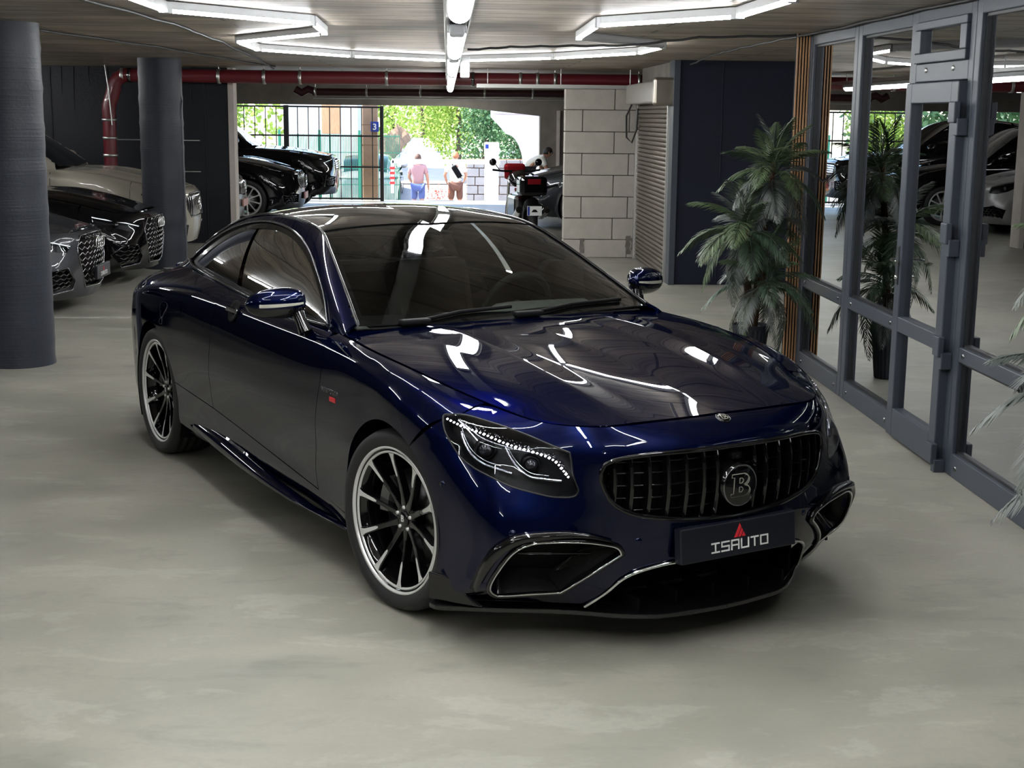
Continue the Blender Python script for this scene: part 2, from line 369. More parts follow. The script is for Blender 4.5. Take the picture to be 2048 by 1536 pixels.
for x in (.15, 1.15, 2.1): MB().tube([(x, 0, .0), (x, 0, CZ - 2.26)], .006, 6).obj('hanger_rod', M['zinc'], ct)

# ---- glazed office front (plane X = 2.72)
FX = 2.72
def member(mb, y0, y1, z0, z1, x0=FX, x1=FX + .09): mb.bevbox(x0, y0, z0, x1, y1, z1, .006)
def unit(name, y0, y1, label, zmid=(.63, .71), ztop=2.43, zbot=.13):
    u = empty(name, (0, 0, 0), 0, label, None, None, 'structure')
    a = MB(); member(a, y0, y1, ztop, CZ); a.obj('top_rail', M['frame'], u)
    a = MB(); member(a, y0, y1, 0, zbot); a.obj('bottom_rail', M['frame'], u)
    a = MB(); member(a, y0, y1, *zmid); a.obj('middle_rail', M['frame'], u)
    for z0, z1 in ((zbot, zmid[0]), (zmid[1], ztop)):
        MB().box(FX + .040, y0 - .01, z0 - .01, FX + .046, y1 + .01, z1 + .01).obj('pane', M['glass'], u)
        g = MB(); e = .014
        for q in ((y0, y0 + e, z0, z1), (y1 - e, y1, z0, z1), (y0, y1, z0, z0 + e), (y0, y1, z1 - e, z1)): g.box(FX + .022, q[0], q[2], FX + .040, q[1], q[3])
        g.obj('gasket', M['frame_dark'], u)
    for yy in (y0 + .07, y1 - .07):
        for zz in (zmid[0] + .04, .06): MB().lathe([(0, -.006), (.012, -.006), (.014, 0)], 12, 'x', (FX, yy, zz)).obj('bolt', M['dark_chrome'], u)
    return u
def post(name, y0, y1, label):
    u = MB(); member(u, y0, y1 - .004, 0, CZ) if y1 - y0 < .12 else (member(u, y0, (y0 + y1) / 2 - .004, 0, CZ), member(u, (y0 + y1) / 2 + .004, y1, 0, CZ))
    return tag(u.obj(name, M['frame']), label, kind='structure')
post('trim_4', 10.68, 10.80, 'anthracite corner post of the glazing next to the wooden slats')
unit('window_1', 9.60, 10.68, 'fixed glazing in anthracite frame right beside the wooden slats')
post('trim_5', 9.43, 9.60, 'double anthracite mullion between the two far panes')
unit('window_2', 8.42, 9.43, 'fixed glazing left of the office door with a paper notice')
post('trim_6', 8.30, 8.42, 'anthracite post on the handle side of the office door')
post('trim_7', 7.31, 7.46, 'anthracite post on the hinge side of the office door')
unit('window_3', 5.62, 7.31, 'wide fixed glazing right of the office door')
post('trim_8', 5.46, 5.62, 'anthracite mullion nearer the camera, out of the frame')
unit('window_4', 3.9, 5.46, 'fixed glazing beside the camera, out of the frame')
post('trim_9', 3.74, 3.9, 'anthracite mullion close to the camera, out of the frame')
unit('window_5', 2.2, 3.74, 'last fixed glazing beside the camera, out of the frame')
shell('wall_office_front', M['slate_wall'], 'dark wall continuing the glazing beside the camera', (FX, -6, 0, FX + .12, 2.2, CZ))
# transom over the door
tr = empty('window_6', (0, 0, 0), 0, 'small tilting transom window above the office door', None, None, 'structure')
a = MB(); member(a, 7.46, 8.30, 2.44, CZ); member(a, 7.46, 8.30, 2.105, 2.21); a.obj('outer_frame', M['frame'], tr)
a = MB()
for q in ((7.47, 8.29, 2.21, 2.265), (7.47, 8.29, 2.395, 2.44), (7.47, 7.56, 2.265, 2.395), (8.20, 8.29, 2.265, 2.395)): a.bevbox(FX - .02, q[0], q[2], FX + .05, q[1], q[3], .005)
a.obj('sash', M['frame'], tr)
MB().box(FX + .015, 7.55, 2.255, FX + .021, 8.21, 2.405).obj('pane', M['glass'], tr)
for yy in (7.68, 8.12): MB().lathe([(0, -.008), (.013, -.008), (.015, 0)], 12, 'x', (FX, yy, 2.17)).obj('bolt', M['zinc'], tr)
# door leaf, proud of the frame
dr = empty('door_1', (FX, 7.46, 0), 0, 'anthracite glazed office door with a lever handle and side hinges', None, None, 'structure')
dx0, dx1 = -.045, .03; W = .86
a = MB()
a.bevbox(dx0, 0, .02, dx1, .105, 2.10, .006); a.obj('hinge_stile', M['frame'], dr)
MB().bevbox(dx0, W - .10, .02, dx1, W, 2.10, .006).obj('lock_stile', M['frame'], dr)
MB().bevbox(dx0, .10, 1.985, dx1, W - .10, 2.10, .006).obj('head_rail', M['frame'], dr)
MB().bevbox(dx0, .10, .655, dx1, W - .10, .745, .006).obj('middle_rail', M['frame'], dr)
MB().bevbox(dx0, .10, .02, dx1, W - .10, .19, .006).obj('bottom_rail', M['frame'], dr)
for z0, z1 in ((.18, .665), (.735, 1.995)):
    MB().box(-.008, .095, z0, -.002, W - .095, z1).obj('pane', M['glass'], dr)
for z in (1.935, 1.30, .69, .10):
    MB().bevbox(-.075, -.045, z - .055, -.04, .05, z + .055, .006).bevbox(-.06, -.06, z - .12, -.0, -.005, z - .03, .005).obj('hinge', M['frame'], dr)
hd = MB().bevbox(-.052, W - .072, .93, -.043, W - .038, 1.16, .004).obj('handle_plate', M['frame_dark'], dr)
MB().tube([(-.05, W - .055, 1.08), (-.09, W - .055, 1.08), (-.095, W - .075, 1.08), (-.095, W - .18, 1.078)], .010, 8).obj('lever', M['chrome'], hd)
MB().lathe([(0, -.014), (.012, -.014), (.012, 0)], 12, 'x', (-.05, W - .055, .975)).obj('lock_cylinder', M['chrome'], hd)
# paper notice stuck on the inside of the pane
tag(MB().box(FX + .05, 8.95, 1.045, FX + .052, 9.20, 1.20).obj('paper_notice', pbr('paper', (.62, .63, .58), .8)), 'blank pale paper sheet stuck behind the glass left of the door', 'notice')
# wooden slats at the end of the glazing
ws = empty('slat_screen', (2.622, 10.80, 0), 0, 'narrow screen of upright oak slats at the end of the glazing', 'slat screen')
MB().box(0, .014, 0, .20, .04, CZ).obj('backing', M['black'], ws)
for k in range(5): MB().bevbox(.002 + k * .022, 0, 0, .014 + k * .022, .016, CZ, .002).obj('slat', M['wood'], ws)
# a bench inside, seen dimly
bn = empty('wooden_bench', (3.7, 6.0, 0), 0, 'low pale wooden bench inside the office behind glass', 'bench')
MB().bevbox(0, 0, .40, .5, 1.1, .45, .01).obj('seat', M['wood'], bn)
for x in (.03, .42):
    for y in (.05, 1.0): MB().bevbox(x, y, 0, x + .05, y + .05, .41, .006).obj('leg', M['wood'], bn)

# ---- ceiling lamps: hexagon tubes
def tube_light(a, b, label, lit=True, w=.038, zc=CZ - .004):
    a = Vector((*a, 0)); b = Vector((*b, 0)); d = (b - a); L = d.length - .05
    t = empty('tube_light', (a.x + d.x / 2, a.y + d.y / 2, zc), math.atan2(d.y, d.x), label, 'ceiling light', 'hexagon ceiling tubes')
    MB().bevbox(-L / 2, -.022, -.045, L / 2, .022, 0, .004).obj('housing', M['lamp_body'], t)
    prof = [(-w / 2, -.045)] + [(w / 2 * math.sin(R(q)), -.045 - .020 * math.cos(R(q))) for q in range(-80, 81, 20)] + [(w / 2, -.045)]
    MB().prism(prof, -L / 2 + .02, L / 2 - .02, 'x').obj('diffuser', M['tube'] if lit else M['lamp_body'], t)
    for sx in (-1, 1): MB().bevbox(sx * L / 2 - .02, -.024, -.068, sx * L / 2 + .02, .024, -.001, .004).obj('end_cap', M['lamp_body'], t)
    return t
HEXL = [(-.90, 1.5), (-1.62, 2.6), (-1.62, 3.8), (-.88, 4.85), (-.88, 6.05), (-1.62, 7.1), (-1.62, 8.44), (-.87, 9.46), (-.89, 10.62), (-1.73, 12.09), (-1.75, 13.48), (-.98, 14.73), (.0, 15.6)]
HEXR = [(.97, 1.5), (1.67, 2.6), (1.67, 3.8), (.97, 4.85), (.97, 6.0), (1.69, 7.05), (1.665, 8.27), (.965, 9.26), (.98, 10.84), (1.795, 11.98), (1.755, 13.17), (1.083, 14.57), (.12, 15.6)]
place = ['overhead behind the camera', 'overhead near the camera', 'over the front bumper', 'over the bonnet tip', 'over the bonnet', 'over the windscreen', 'over the car roof side', 'just beyond the car roof', 'short cross piece beyond the car', 'slanting inward far ahead', 'near the far pillar line', 'at the far end of the figure', 'meeting the lamp row at the far end']
for side, H in (('left', HEXL), ('right', HEXR)):
    for k in range(len(H) - 1):
        dead = side == 'right' and k == 8
        tube_light(H[k], H[k + 1], ('unlit' if dead else 'lit') + ' hexagon tube %s, %s of the lamp row' % (place[k + 1], side), not dead)
tube_light((-.87, 4.85), (.96, 4.85), 'lit cross tube overhead linking both hexagon rows')
# central row of linked weatherproof lamps on a track
for y0, y1, lab in ((2.2, 20.26, 'long grey metal track carrying the lamps nearer than the red pipe'), (20.55, 30.5, 'far grey metal track carrying the lamps beyond the red pipe')):
    prf = [(-.018, 2.362), (-.010, 2.362), (-.010, 2.385), (.110, 2.385), (.110, 2.362), (.118, 2.362), (.118, 2.40), (-.018, 2.40)]
    tk = tag(MB().prism(prf, y0, y1, 'y').obj('lamp_track', M['zinc']), lab, 'lamp track')
    for y in np.arange(y0 + .6, y1, 2.8): MB().tube([(.05, y, 2.4), (.05, y, CZ)], .008, 6).obj('hanger_rod', M['zinc'], tk)
rows = [(1.2, 2.6), (3.0, 4.35), (4.7, 6.05), (7.6, 9.95), (11.3, 14.4), (15.9, 19.6), (20.9, 24.4), (27.35, 30.2)]
rl = ['behind the camera', 'above the camera', 'nearest in view, cut by the top edge', 'second in view', 'third in view', 'fourth in view', 'fifth in view', 'farthest, small above the exit']
for (a, b), lab in zip(rows, rl):
    L = (b - a) / 2
    t = empty('linear_lamp', (.05, (a + b) / 2, 2.36), R(90), 'white linear lamp of the central row, ' + lab, 'ceiling light', 'central lamp row')
    MB().bevbox(-L, -.052, -.05, L, .052, 0, .012).obj('housing', M['lamp_body'], t)
    prof = [(-.048, -.05)] + [(.048 * math.sin(R(q)), -.05 - .045 * math.cos(R(q))) for q in range(-80, 81, 16)] + [(.048, -.05)]
    MB().prism(prof, -L + .03, L - .03, 'x').obj('diffuser', M['tube'], t)
    for sx in (-1, 1): MB().bevbox(sx * (L + .03) - .035, -.04, -.07, sx * (L + .03) + .035, .04, -.005, .015).obj('end_cap', M['lamp_body'], t)
side_rows = [(-6.6, y, 'over the parked cars on the left, %s' % w_) for y, w_ in ((2.5, 'beside the camera'), (5.5, 'second from the camera'), (8.5, 'third from the camera'), (11.5, 'above the near bays'), (14.5, 'above the grey car'), (17.5, 'above the beige car'), (19.7, 'before the slate wall'))] + [(-5.4, y, w_) for y, w_ in ((23.0, 'past the slate wall above the silver car'), (26.5, 'above the black people carrier'))] + [(4.9, 13.6, 'over the bay behind the palm'), (-3.6, -1.5, 'behind the camera on the left'), (1.2, -2.5, 'behind the camera on the right')]
for x, y, lab in side_rows:
    t = empty('linear_lamp', (x, y, CZ - .004), R(90), 'white linear ceiling lamp ' + lab, 'ceiling light', 'lamps over the parking bays')
    MB().bevbox(-.75, -.052, -.05, .75, .052, 0, .012).obj('housing', M['lamp_body'], t)
    MB().prism(prof, -.72, .72, 'x').obj('diffuser', M['tube'], t)
tag(MB().bevbox(.1185, 12.9, 2.22, .20, 13.1, 2.405, .01).obj('junction_box', M['lamp_body']), 'small grey box hanging beside the lamp row', 'junction box')
# cables along the ceiling
cab = [([(.16, 11.2, 2.39), (.5, 11.3, 2.42), (.95, 11.1, 2.425), (1.4, 11.0, 2.43), (1.9, 10.9, 2.49), (2.6, 10.75, 2.505)], 'thin black cable from the lamp row to the office'),
       ([(2.70, 16.0, 2.47), (2.62, 14.3, 2.50), (2.58, 12.6, 2.50), (2.60, 11.2, 2.50), (2.66, 10.2, 2.505), (2.69, 8.2, 2.51), (2.69, 6.2, 2.51)], 'bundled black cable along the top of the glazing'),
       ([(-2.05, 8.0, 2.51), (-1.95, 10.5, 2.51), (-2.0, 13.0, 2.51), (-2.2, 17.2, 2.50), (-2.4, 20.2, 2.49)], 'thin cable clipped to the ceiling on the left'),
       ([(-3.6, 8.8, 2.50), (-3.2, 11.2, 2.51), (-2.8, 14.2, 2.51), (-2.3, 19.5, 2.50)], 'thicker cable clipped to the ceiling above the pillars')]
for P, lab in cab:
    P = [Vector(p) for p in P]; Q = []
    for i in range(len(P) - 1):
        for k in range(8):
            q = P[i].lerp(P[i + 1], k / 8); Q.append((q.x + random.uniform(-.012, .012), q.y, q.z - abs(math.sin(k * .8)) * .006))
    tag(MB().tube(Q + [tuple(P[-1])], .010, 6).obj('ceiling_cable', M['cable']), lab, 'cable')
# ------------------------------------------------------------------ coupe: master surfaces in car space (x ahead of the front axle, y to the side, z up)
# ---------- spline helpers
def knots(P,alpha=.75):
    d=np.linalg.norm(np.diff(P,axis=0),axis=-1)
    if d.ndim>1: d=d.mean(1)
    return np.concatenate([[0],np.cumsum(np.maximum(d,1e-4)**alpha)])
def spl(P,t,u):
    """C1 cubic through P[i] at t[i] (P: n x ... )"""
    P=np.asarray(P,float);n=len(t)
    sh=(n,)+(1,)*(P.ndim-1)
    m=np.zeros_like(P);h=np.diff(t)
    d=np.diff(P,axis=0)/h.reshape((n-1,)+(1,)*(P.ndim-1))
    w0=(h[1:]/(h[:-1]+h[1:])).reshape((n-2,)+(1,)*(P.ndim-1))
    m[1:-1]=d[:-1]*w0+d[1:]*(1-w0)
    m[0]=1.5*d[0]-.5*m[1];m[-1]=1.5*d[-1]-.5*m[-2]
    k=np.clip(np.searchsorted(t,u,side='right')-1,0,n-2)
    hh=h[k];s=((u-t[k])/hh)
    s=s.reshape((-1,)+(1,)*(P.ndim-1));hh=hh.reshape(s.shape)
    return (2*s**3-3*s**2+1)*P[k]+(s**3-2*s**2+s)*hh*m[k]+(-2*s**3+3*s**2)*P[k+1]+(s**3-s**2)*hh*m[k+1]
def splgrid(N,nu,nv):
    N=np.asarray(N,float)
    tu=knots(N);tv=knots(N.transpose(1,0,2))
    G=spl(N,tu,np.linspace(0,tu[-1],nu))
    return spl(G.transpose(1,0,2),tv,np.linspace(0,tv[-1],nv)).transpose(1,0,2)
def curve(P,n):
    P=np.asarray(P,float);t=knots(P)
    return spl(P,t,np.linspace(0,t[-1],n))
# ---------- belt surface: stations front centre -> rear centre; rows bottom -> hood edge / belt
def st(xs,ys,zs): return [(a,b,c) for a,b,c in zip(xs,ys,zs)]
BELT=[
 st([.90,.935,.95,.955,.962,.955,.93,.885,.832],[0]*9,[.17,.26,.38,.50,.62,.73,.785,.818,.84]),
 st([.87,.905,.925,.932,.938,.93,.905,.87,.826],[.25]*9,[.17,.26,.38,.50,.62,.73,.782,.815,.838]),
 st([.75,.81,.855,.855,.848,.84,.83,.812,.786],[.48,.48,.47,.48,.49,.50,.50,.50,.495],[.17,.26,.39,.50,.61,.705,.762,.80,.834]),
 st([.61,.71,.775,.765,.735,.705,.69,.67,.64],[.67,.67,.68,.68,.68,.675,.67,.655,.635],[.17,.26,.39,.50,.60,.69,.755,.80,.838]),
 st([.49,.61,.665,.655,.615,.565,.53,.49,.44],[.83,.835,.835,.835,.83,.815,.80,.77,.705],[.17,.25,.38,.50,.60,.70,.775,.825,.862]),
 st([.41,.46,.48,.47,.44,.40,.365,.32,.25],[.915,.91,.90,.90,.903,.90,.885,.85,.77],[.17,.25,.38,.50,.60,.71,.80,.865,.898]),
 st([.16,.16,.16,.16,.155,.15,.13,.08,.0],[.93,.93,.93,.932,.935,.938,.928,.893,.82],[.17,.25,.38,.50,.60,.72,.845,.912,.938]),
 st([-.25]*6+[-.26,-.28,-.30],[.905,.92,.925,.93,.936,.932,.914,.888,.845],[.18,.26,.38,.50,.61,.74,.895,.945,.967]),
 st([-.65]*9,[.865,.90,.905,.916,.926,.918,.893,.868,.825],[.19,.26,.38,.50,.62,.76,.923,.962,.985]),
 st([-1.3]*9,[.86,.90,.90,.913,.927,.918,.891,.862,.81],[.19,.26,.38,.50,.62,.77,.945,.975,.99]),
 st([-1.95]*9,[.86,.90,.905,.92,.936,.928,.902,.862,.80],[.19,.26,.38,.50,.63,.78,.96,.995,1.02]),
 st([-2.45]*9,[.88,.915,.925,.936,.947,.942,.917,.866,.775],[.19,.26,.38,.50,.63,.78,.958,1.005,1.045]),
 st([-2.945]*9,[.90,.935,.94,.945,.95,.944,.915,.850,.725],[.20,.26,.38,.50,.63,.77,.93,.985,1.04]),
 st([-3.4]*9,[.86,.885,.89,.895,.898,.897,.875,.80,.65],[.20,.26,.38,.50,.63,.77,.885,.945,1.0]),
 st([-3.72,-3.74,-3.76,-3.77,-3.77,-3.76,-3.74,-3.72,-3.68],[.77,.795,.80,.803,.805,.80,.775,.715,.58],[.20,.26,.38,.50,.63,.76,.855,.915,.965]),
 st([-3.92,-3.96,-3.99,-4.0,-4.0,-3.99,-3.97,-3.94,-3.88],[.56,.58,.59,.60,.60,.595,.58,.54,.44],[.21,.27,.38,.50,.63,.76,.86,.92,.965]),
 st([-4.0,-4.04,-4.07,-4.08,-4.08,-4.07,-4.05,-4.02,-3.95],[0]*9,[.21,.27,.38,.50,.63,.76,.87,.935,.98]),
]
def belt(nu=260,nv=90): return splgrid(BELT,nu,nv)
# ---------- hood: Coons patch (u centre->side, v front->rear)
R8=np.array([s[8] for s in BELT])
def hood(nu=60,nv=120):
    fr=curve(R8,400)
    # split the hood edge: front part up to corner (index where x<.70), side to the cowl corner
    edge=fr[fr[:,0]>-.70]
    k=int(np.argmin(np.abs(edge[:,0]-.66)))
    front=resample(edge[:k+1],nu);side=resample(edge[k:],nv)
    cen=curve([(.832,0,.84),(.60,0,.885),(.2,0,.94),(-.2,0,.98),(-.45,0,1.0),(-.62,0,1.008)],nv)
    cen=resample(cen,nv)
    rear=resample(curve([(-.62,0,1.008),(-.635,.3,1.006),(-.66,.6,.998),tuple(side[-1])],200),nu)
    u=np.linspace(0,1,nu)[:,None,None];v=np.linspace(0,1,nv)[None,:,None]
    F=front[:,None,:];Rr=rear[:,None,:];Cn=cen[None,:,:];Sd=side[None,:,:]
    S=(1-v)*F+v*Rr+(1-u)*Cn+u*Sd-((1-u)*(1-v)*front[0]+u*(1-v)*front[-1]+(1-u)*v*rear[0]+u*v*rear[-1])
    uu=u[...,0];vv=v[...,0]
    # crown and power dome with a crease
    crown=.030*(1-uu**2)*np.sin(np.pi*np.clip(vv,0,1))**.7*(uu**1.2)*1.2
    c0=.50-.06*vv+.02
    dome=.012*np.clip(1-np.abs(uu-c0)/.16,0,1)**1.3*np.sin(np.pi*np.clip(vv*1.02,0,1))**.6
    S[...,2]+=crown+dome
    return S
def resample(P,n):
    P=np.asarray(P,float);d=np.concatenate([[0],np.cumsum(np.linalg.norm(np.diff(P,axis=0),axis=1))])
    q=np.linspace(0,d[-1],n)
    return np.stack([np.interp(q,d,P[:,i]) for i in range(3)],1)
# ---------- greenhouse
RAIL=[(-.64,.745,1.02),(-.95,.675,1.165),(-1.2,.62,1.275),(-1.40,.575,1.348),(-1.7,.555,1.382),(-2.1,.555,1.384),(-2.5,.565,1.33),(-2.9,.585,1.205),(-3.25,.595,1.065),(-3.45,.60,.995)]
CENT=[(-.60,0,1.0),(-.90,0,1.155),(-1.18,0,1.28),(-1.415,0,1.366),(-1.72,0,1.413),(-2.1,0,1.422),(-2.55,0,1.38),(-2.98,0,1.27),(-3.36,0,1.13),(-3.62,0,1.02)]
def roof(nu=160,nv=40):
    RA=np.array(RAIL);CE=np.array(CENT);t=knots((RA+CE)/2)
    q=np.linspace(0,t[-1],nu);E=spl(RA,t,q);C=spl(CE,t,q)
    v=np.linspace(0,1,nv)
    S=C[:,None,:]*(1-v)[None,:,None]+E[:,None,:]*v[None,:,None]
    # push the crown: cross-section is flatter in the middle, rolls at the edge
    dv=(v**2-v)[None,:]   # <0
    S[...,2]+=-dv*(C[:,2]-E[:,2])[:,None]*1.0+ -dv*.03
    S[...,0]+=-dv*(C[:,0]-E[:,0])[:,None]*.8
    return S
BELT_TOP_X=[-.60,-.80,-1.05,-1.35,-1.7,-2.1,-2.5,-2.9,-3.2,-3.45]
def glass_side(nu=160,nv=40):
    RA=np.array(RAIL);r8=curve(R8,600)
    r8=r8[(r8[:,0]<-.3)&(r8[:,0]>-3.7)]
    bx=np.array(BELT_TOP_X)
    o=np.argsort(r8[:,0]);B=np.stack([bx,np.interp(bx,r8[o,0],r8[o,1]),np.interp(bx,r8[o,0],r8[o,2])],1)
    t=knots((RA+B)/2);q=np.linspace(0,t[-1],nu);E=spl(RA,t,q);Bq=spl(B,t,q)
    v=np.linspace(0,1,nv)[None,:,None]
    S=Bq[:,None,:]*(1-v)+E[:,None,:]*v
    hgt=np.linalg.norm(E-Bq,axis=1)[:,None]
    bul=4*(v*(1-v))[...,0]*hgt*.075
    S[...,1]+=bul*.8;S[...,2]+=bul*.6
    return S
def mirr(G):
    M=G.copy();M[...,1]*=-1;return M
# ------------------------------------------------------------------ panels cut out of master surfaces
class Surf:
    """dense grid with smooth normals that panels are projected onto"""
    def __init__(s, G):
        s.G = G; n, m = G.shape[:2]
        du = np.gradient(G, axis=0); dv = np.gradient(G, axis=1); N = np.cross(du, dv)
        L = np.linalg.norm(N, axis=2, keepdims=True); N = N / np.maximum(L, 1e-9)
        s.V = G.reshape(-1, 3); s.N = N.reshape(-1, 3)
        T = []
        for i in range(n - 1):
            for j in range(m - 1):
                a, b, c, d = i * m + j, (i + 1) * m + j, (i + 1) * m + j + 1, i * m + j + 1
                T.append((a, b, c)); T.append((a, c, d))
        s.T = T; s.bvh = BVHTree.FromPolygons([Vector(p) for p in s.V], T, all_triangles=True)
    def cast(s, o, d):
        h = s.bvh.ray_cast(Vector(o), Vector(d))
        if h[0] is None:
            h = s.bvh.find_nearest(Vector(o) + Vector(d) * 4.2)
            best = None
            for k in np.linspace(3, 6, 61):
                q = s.bvh.find_nearest(Vector(o) + Vector(d) * float(k))
                if best is None or q[3] < best[3]: best = q
            h = best
        p = np.array(h[0]); t = s.T[h[2]]; A, B, C = s.V[t[0]], s.V[t[1]], s.V[t[2]]
        v0, v1, v2 = B - A, C - A, p - A
        d00, d01, d11, d20, d21 = v0 @ v0, v0 @ v1, v1 @ v1, v2 @ v0, v2 @ v1
        den = d00 * d11 - d01 * d01
        if abs(den) < 1e-16: n = s.N[t[0]]
        else:
            v = (d11 * d20 - d01 * d21) / den; w = (d00 * d21 - d01 * d20) / den
            n = s.N[t[0]] * (1 - v - w) + s.N[t[1]] * v + s.N[t[2]] * w
        n = n / max(np.linalg.norm(n), 1e-9)
        if n @ np.array(d) > 0: n = -n
        return p, n
class SideProj:
    def __init__(s, tilt=30): s.c, s.s = math.cos(R(tilt)), math.sin(R(tilt))
    def to2(s, p): return (p[0], p[2] * s.c - p[1] * s.s)
    def ray(s, q):
        e = np.array((q[0], -s.s * q[1], s.c * q[1])); out = np.array((0, s.c, s.s)); return e + out * 5, -out
class CylProj:
    def __init__(s, xc=-.1): s.xc = xc
    def to2(s, p): return (math.atan2(p[1], p[0] - s.xc) * .9, p[2])
    def ray(s, q):
        a = q[0] / .9; d = np.array((math.cos(a), math.sin(a), 0)); return np.array((s.xc, 0, q[1])) + d * 5, -d
class TopProj:
    def to2(s, p): return (p[0], p[1])
    def ray(s, q): return np.array((q[0], q[1], 5.)), np.array((0, 0, -1.))
def segs(*ss, n=10):
    """join spline segments into one outline; each segment is smooth, corners sit where segments meet"""
    out = []
    for s_ in ss:
        s_ = np.asarray(s_, float)
        P = curve(s_, n * (len(s_) - 1) + 1) if len(s_) > 2 else s_
        for p in P:
            if not out or np.linalg.norm(p - out[-1]) > 1e-4: out.append(p)
    if np.linalg.norm(out[0] - out[-1]) < 1e-4: out.pop()
    return out
def dens2(L, h):
    out = []
    L = [np.array(p) for p in L]
    for a, b in zip(L, L[1:] + L[:1]):
        k = max(1, int(np.ceil(np.linalg.norm(b - a) / h)))
        for i in range(k): out.append(a + (b - a) * i / k)
    # drop near duplicates
    res = []
    for p in out:
        if not res or np.linalg.norm(p - res[-1]) > h * .12: res.append(p)
    if np.linalg.norm(res[0] - res[-1]) < h * .12: res.pop()
    return res
def area2(L): return sum(a[0] * b[1] - b[0] * a[1] for a, b in zip(L, L[1:] + L[:1])) / 2
def inset2(L, d):
    """move the loop inward by d (d<0 outward)"""
    s = 1 if area2(L) > 0 else -1; n = len(L); out = []
    for i in range(n):
        a, b, c = L[i - 1], L[i], L[(i + 1) % n]
        t1 = b - a; t2 = c - b; t1 = t1 / max(np.linalg.norm(t1), 1e-9); t2 = t2 / max(np.linalg.norm(t2), 1e-9)
        n1 = np.array((-t1[1], t1[0])) * s; n2 = np.array((-t2[1], t2[0])) * s; m = n1 + n2; l = np.linalg.norm(m)
        if l < .3: out.append(b); continue
        m = m / l; out.append(b + m * d / max(m @ n1, .5))
    return out
def inside(pts, L):
    x, y = pts[:, 0], pts[:, 1]; r = np.zeros(len(pts), bool)
    for a, b in zip(L, L[1:] + L[:1]):
        c = (a[1] > y) != (b[1] > y)
        if abs(b[1] - a[1]) > 1e-12: r ^= c & (x < (b[0] - a[0]) * (y - a[1]) / (b[1] - a[1]) + a[0])
    return r
def cdt(outer, holes, h):
    V = []; E = []
    for L in [outer] + holes:
        b = len(V); V += [tuple(p) for p in L]; E += [(b + i, b + (i + 1) % len(L)) for i in range(len(L))]
    A = np.array(outer); lo, hi = A.min(0), A.max(0)
    gx = np.arange(lo[0] + h / 2, hi[0], h); gy = np.arange(lo[1] + h / 2, hi[1], h * .87)
    P = np.array([(x + (h / 2 if k % 2 else 0), y) for k, y in enumerate(gy) for x in gx])
    if len(P):
        ok = inside(P, outer)
        for H in holes: ok &= ~inside(P, H)
        P = P[ok]
        B = np.array(V)
        if len(P):
            keep = np.ones(len(P), bool)
            for k in range(0, len(P), 400):
                d = ((P[k:k + 400, None, :] - B[None]) ** 2).sum(2).min(1); keep[k:k + 400] = d > (h * .55) ** 2
            P = P[keep]
        V += [tuple(p) for p in P]
    v, e, f, *_ = delaunay_2d_cdt([Vector(p) for p in V], E, [], 0, 1e-7)
    v = np.array([tuple(p) for p in v]); f = np.array([t for t in f if len(t) == 3])
    c = v[f].mean(1); ok = inside(c, outer)
    for H in holes: ok &= ~inside(c, H)
    return v, f[ok]
def panel(name, surf, proj, outline, mat, parent, holes=(), h=.03, off=0., flange=.014, gap=.002, mirror=False, hgap=0.):
    """cut a panel with the given 3D outline from a surface; returns the object(s)"""
    o2 = inset2(dens2([np.array(proj.to2(p)) for p in outline], h * .7), gap)
    hs = [inset2(dens2([np.array(proj.to2(p)) for p in H], h * .7), -hgap) for H in holes]
    v2, f = cdt(o2, hs, h)
    P = []; N = []
    for q in v2:
        p, n = surf.cast(*proj.ray(q)); P.append(p + n * off); N.append(n)
    P = np.array(P); N = np.array(N)
    fn = np.cross(P[f[:, 1]] - P[f[:, 0]], P[f[:, 2]] - P[f[:, 0]]); flip = (fn * N[f[:, 0]]).sum(1) < 0
    f[flip] = f[flip][:, ::-1]
    ok = np.linalg.norm(fn, axis=1) > 1e-10; f = f[ok]
    F = [tuple(map(int, t)) for t in f]; nv = len(P); nf = len(F)
    V = list(P); VN = list(N)
    if flange:
        cnt = {}
        for t in F:
            for a, b in ((t[0], t[1]), (t[1], t[2]), (t[2], t[0])): cnt[(a, b)] = 1
        bd = [(a, b) for (a, b) in cnt if (b, a) not in cnt]; mp = {}
        for a, b in bd:
            for q in (a, b):
                if q not in mp: mp[q] = len(V); V += [P[q], P[q] - N[q] * flange]; VN += [np.zeros(3)] * 2
            F.append((mp[b], mp[a], mp[a] + 1, mp[b] + 1))
    res = []
    for sg in ((1, -1) if mirror else (1,)):
        W = [(p[0], p[1] * sg, p[2]) for p in V]; FF = F if sg == 1 else [t[::-1] for t in F]; NN = [(n[0], n[1] * sg, n[2]) for n in VN]
        me = bpy.data.meshes.new(name); me.from_pydata(W, [], FF)
        me.polygons.foreach_set('use_smooth', [True] * len(FF)); me.normals_split_custom_set_from_vertices(NN); me.update()
        res.append(link_mesh(name, me, mat, parent))
    return res
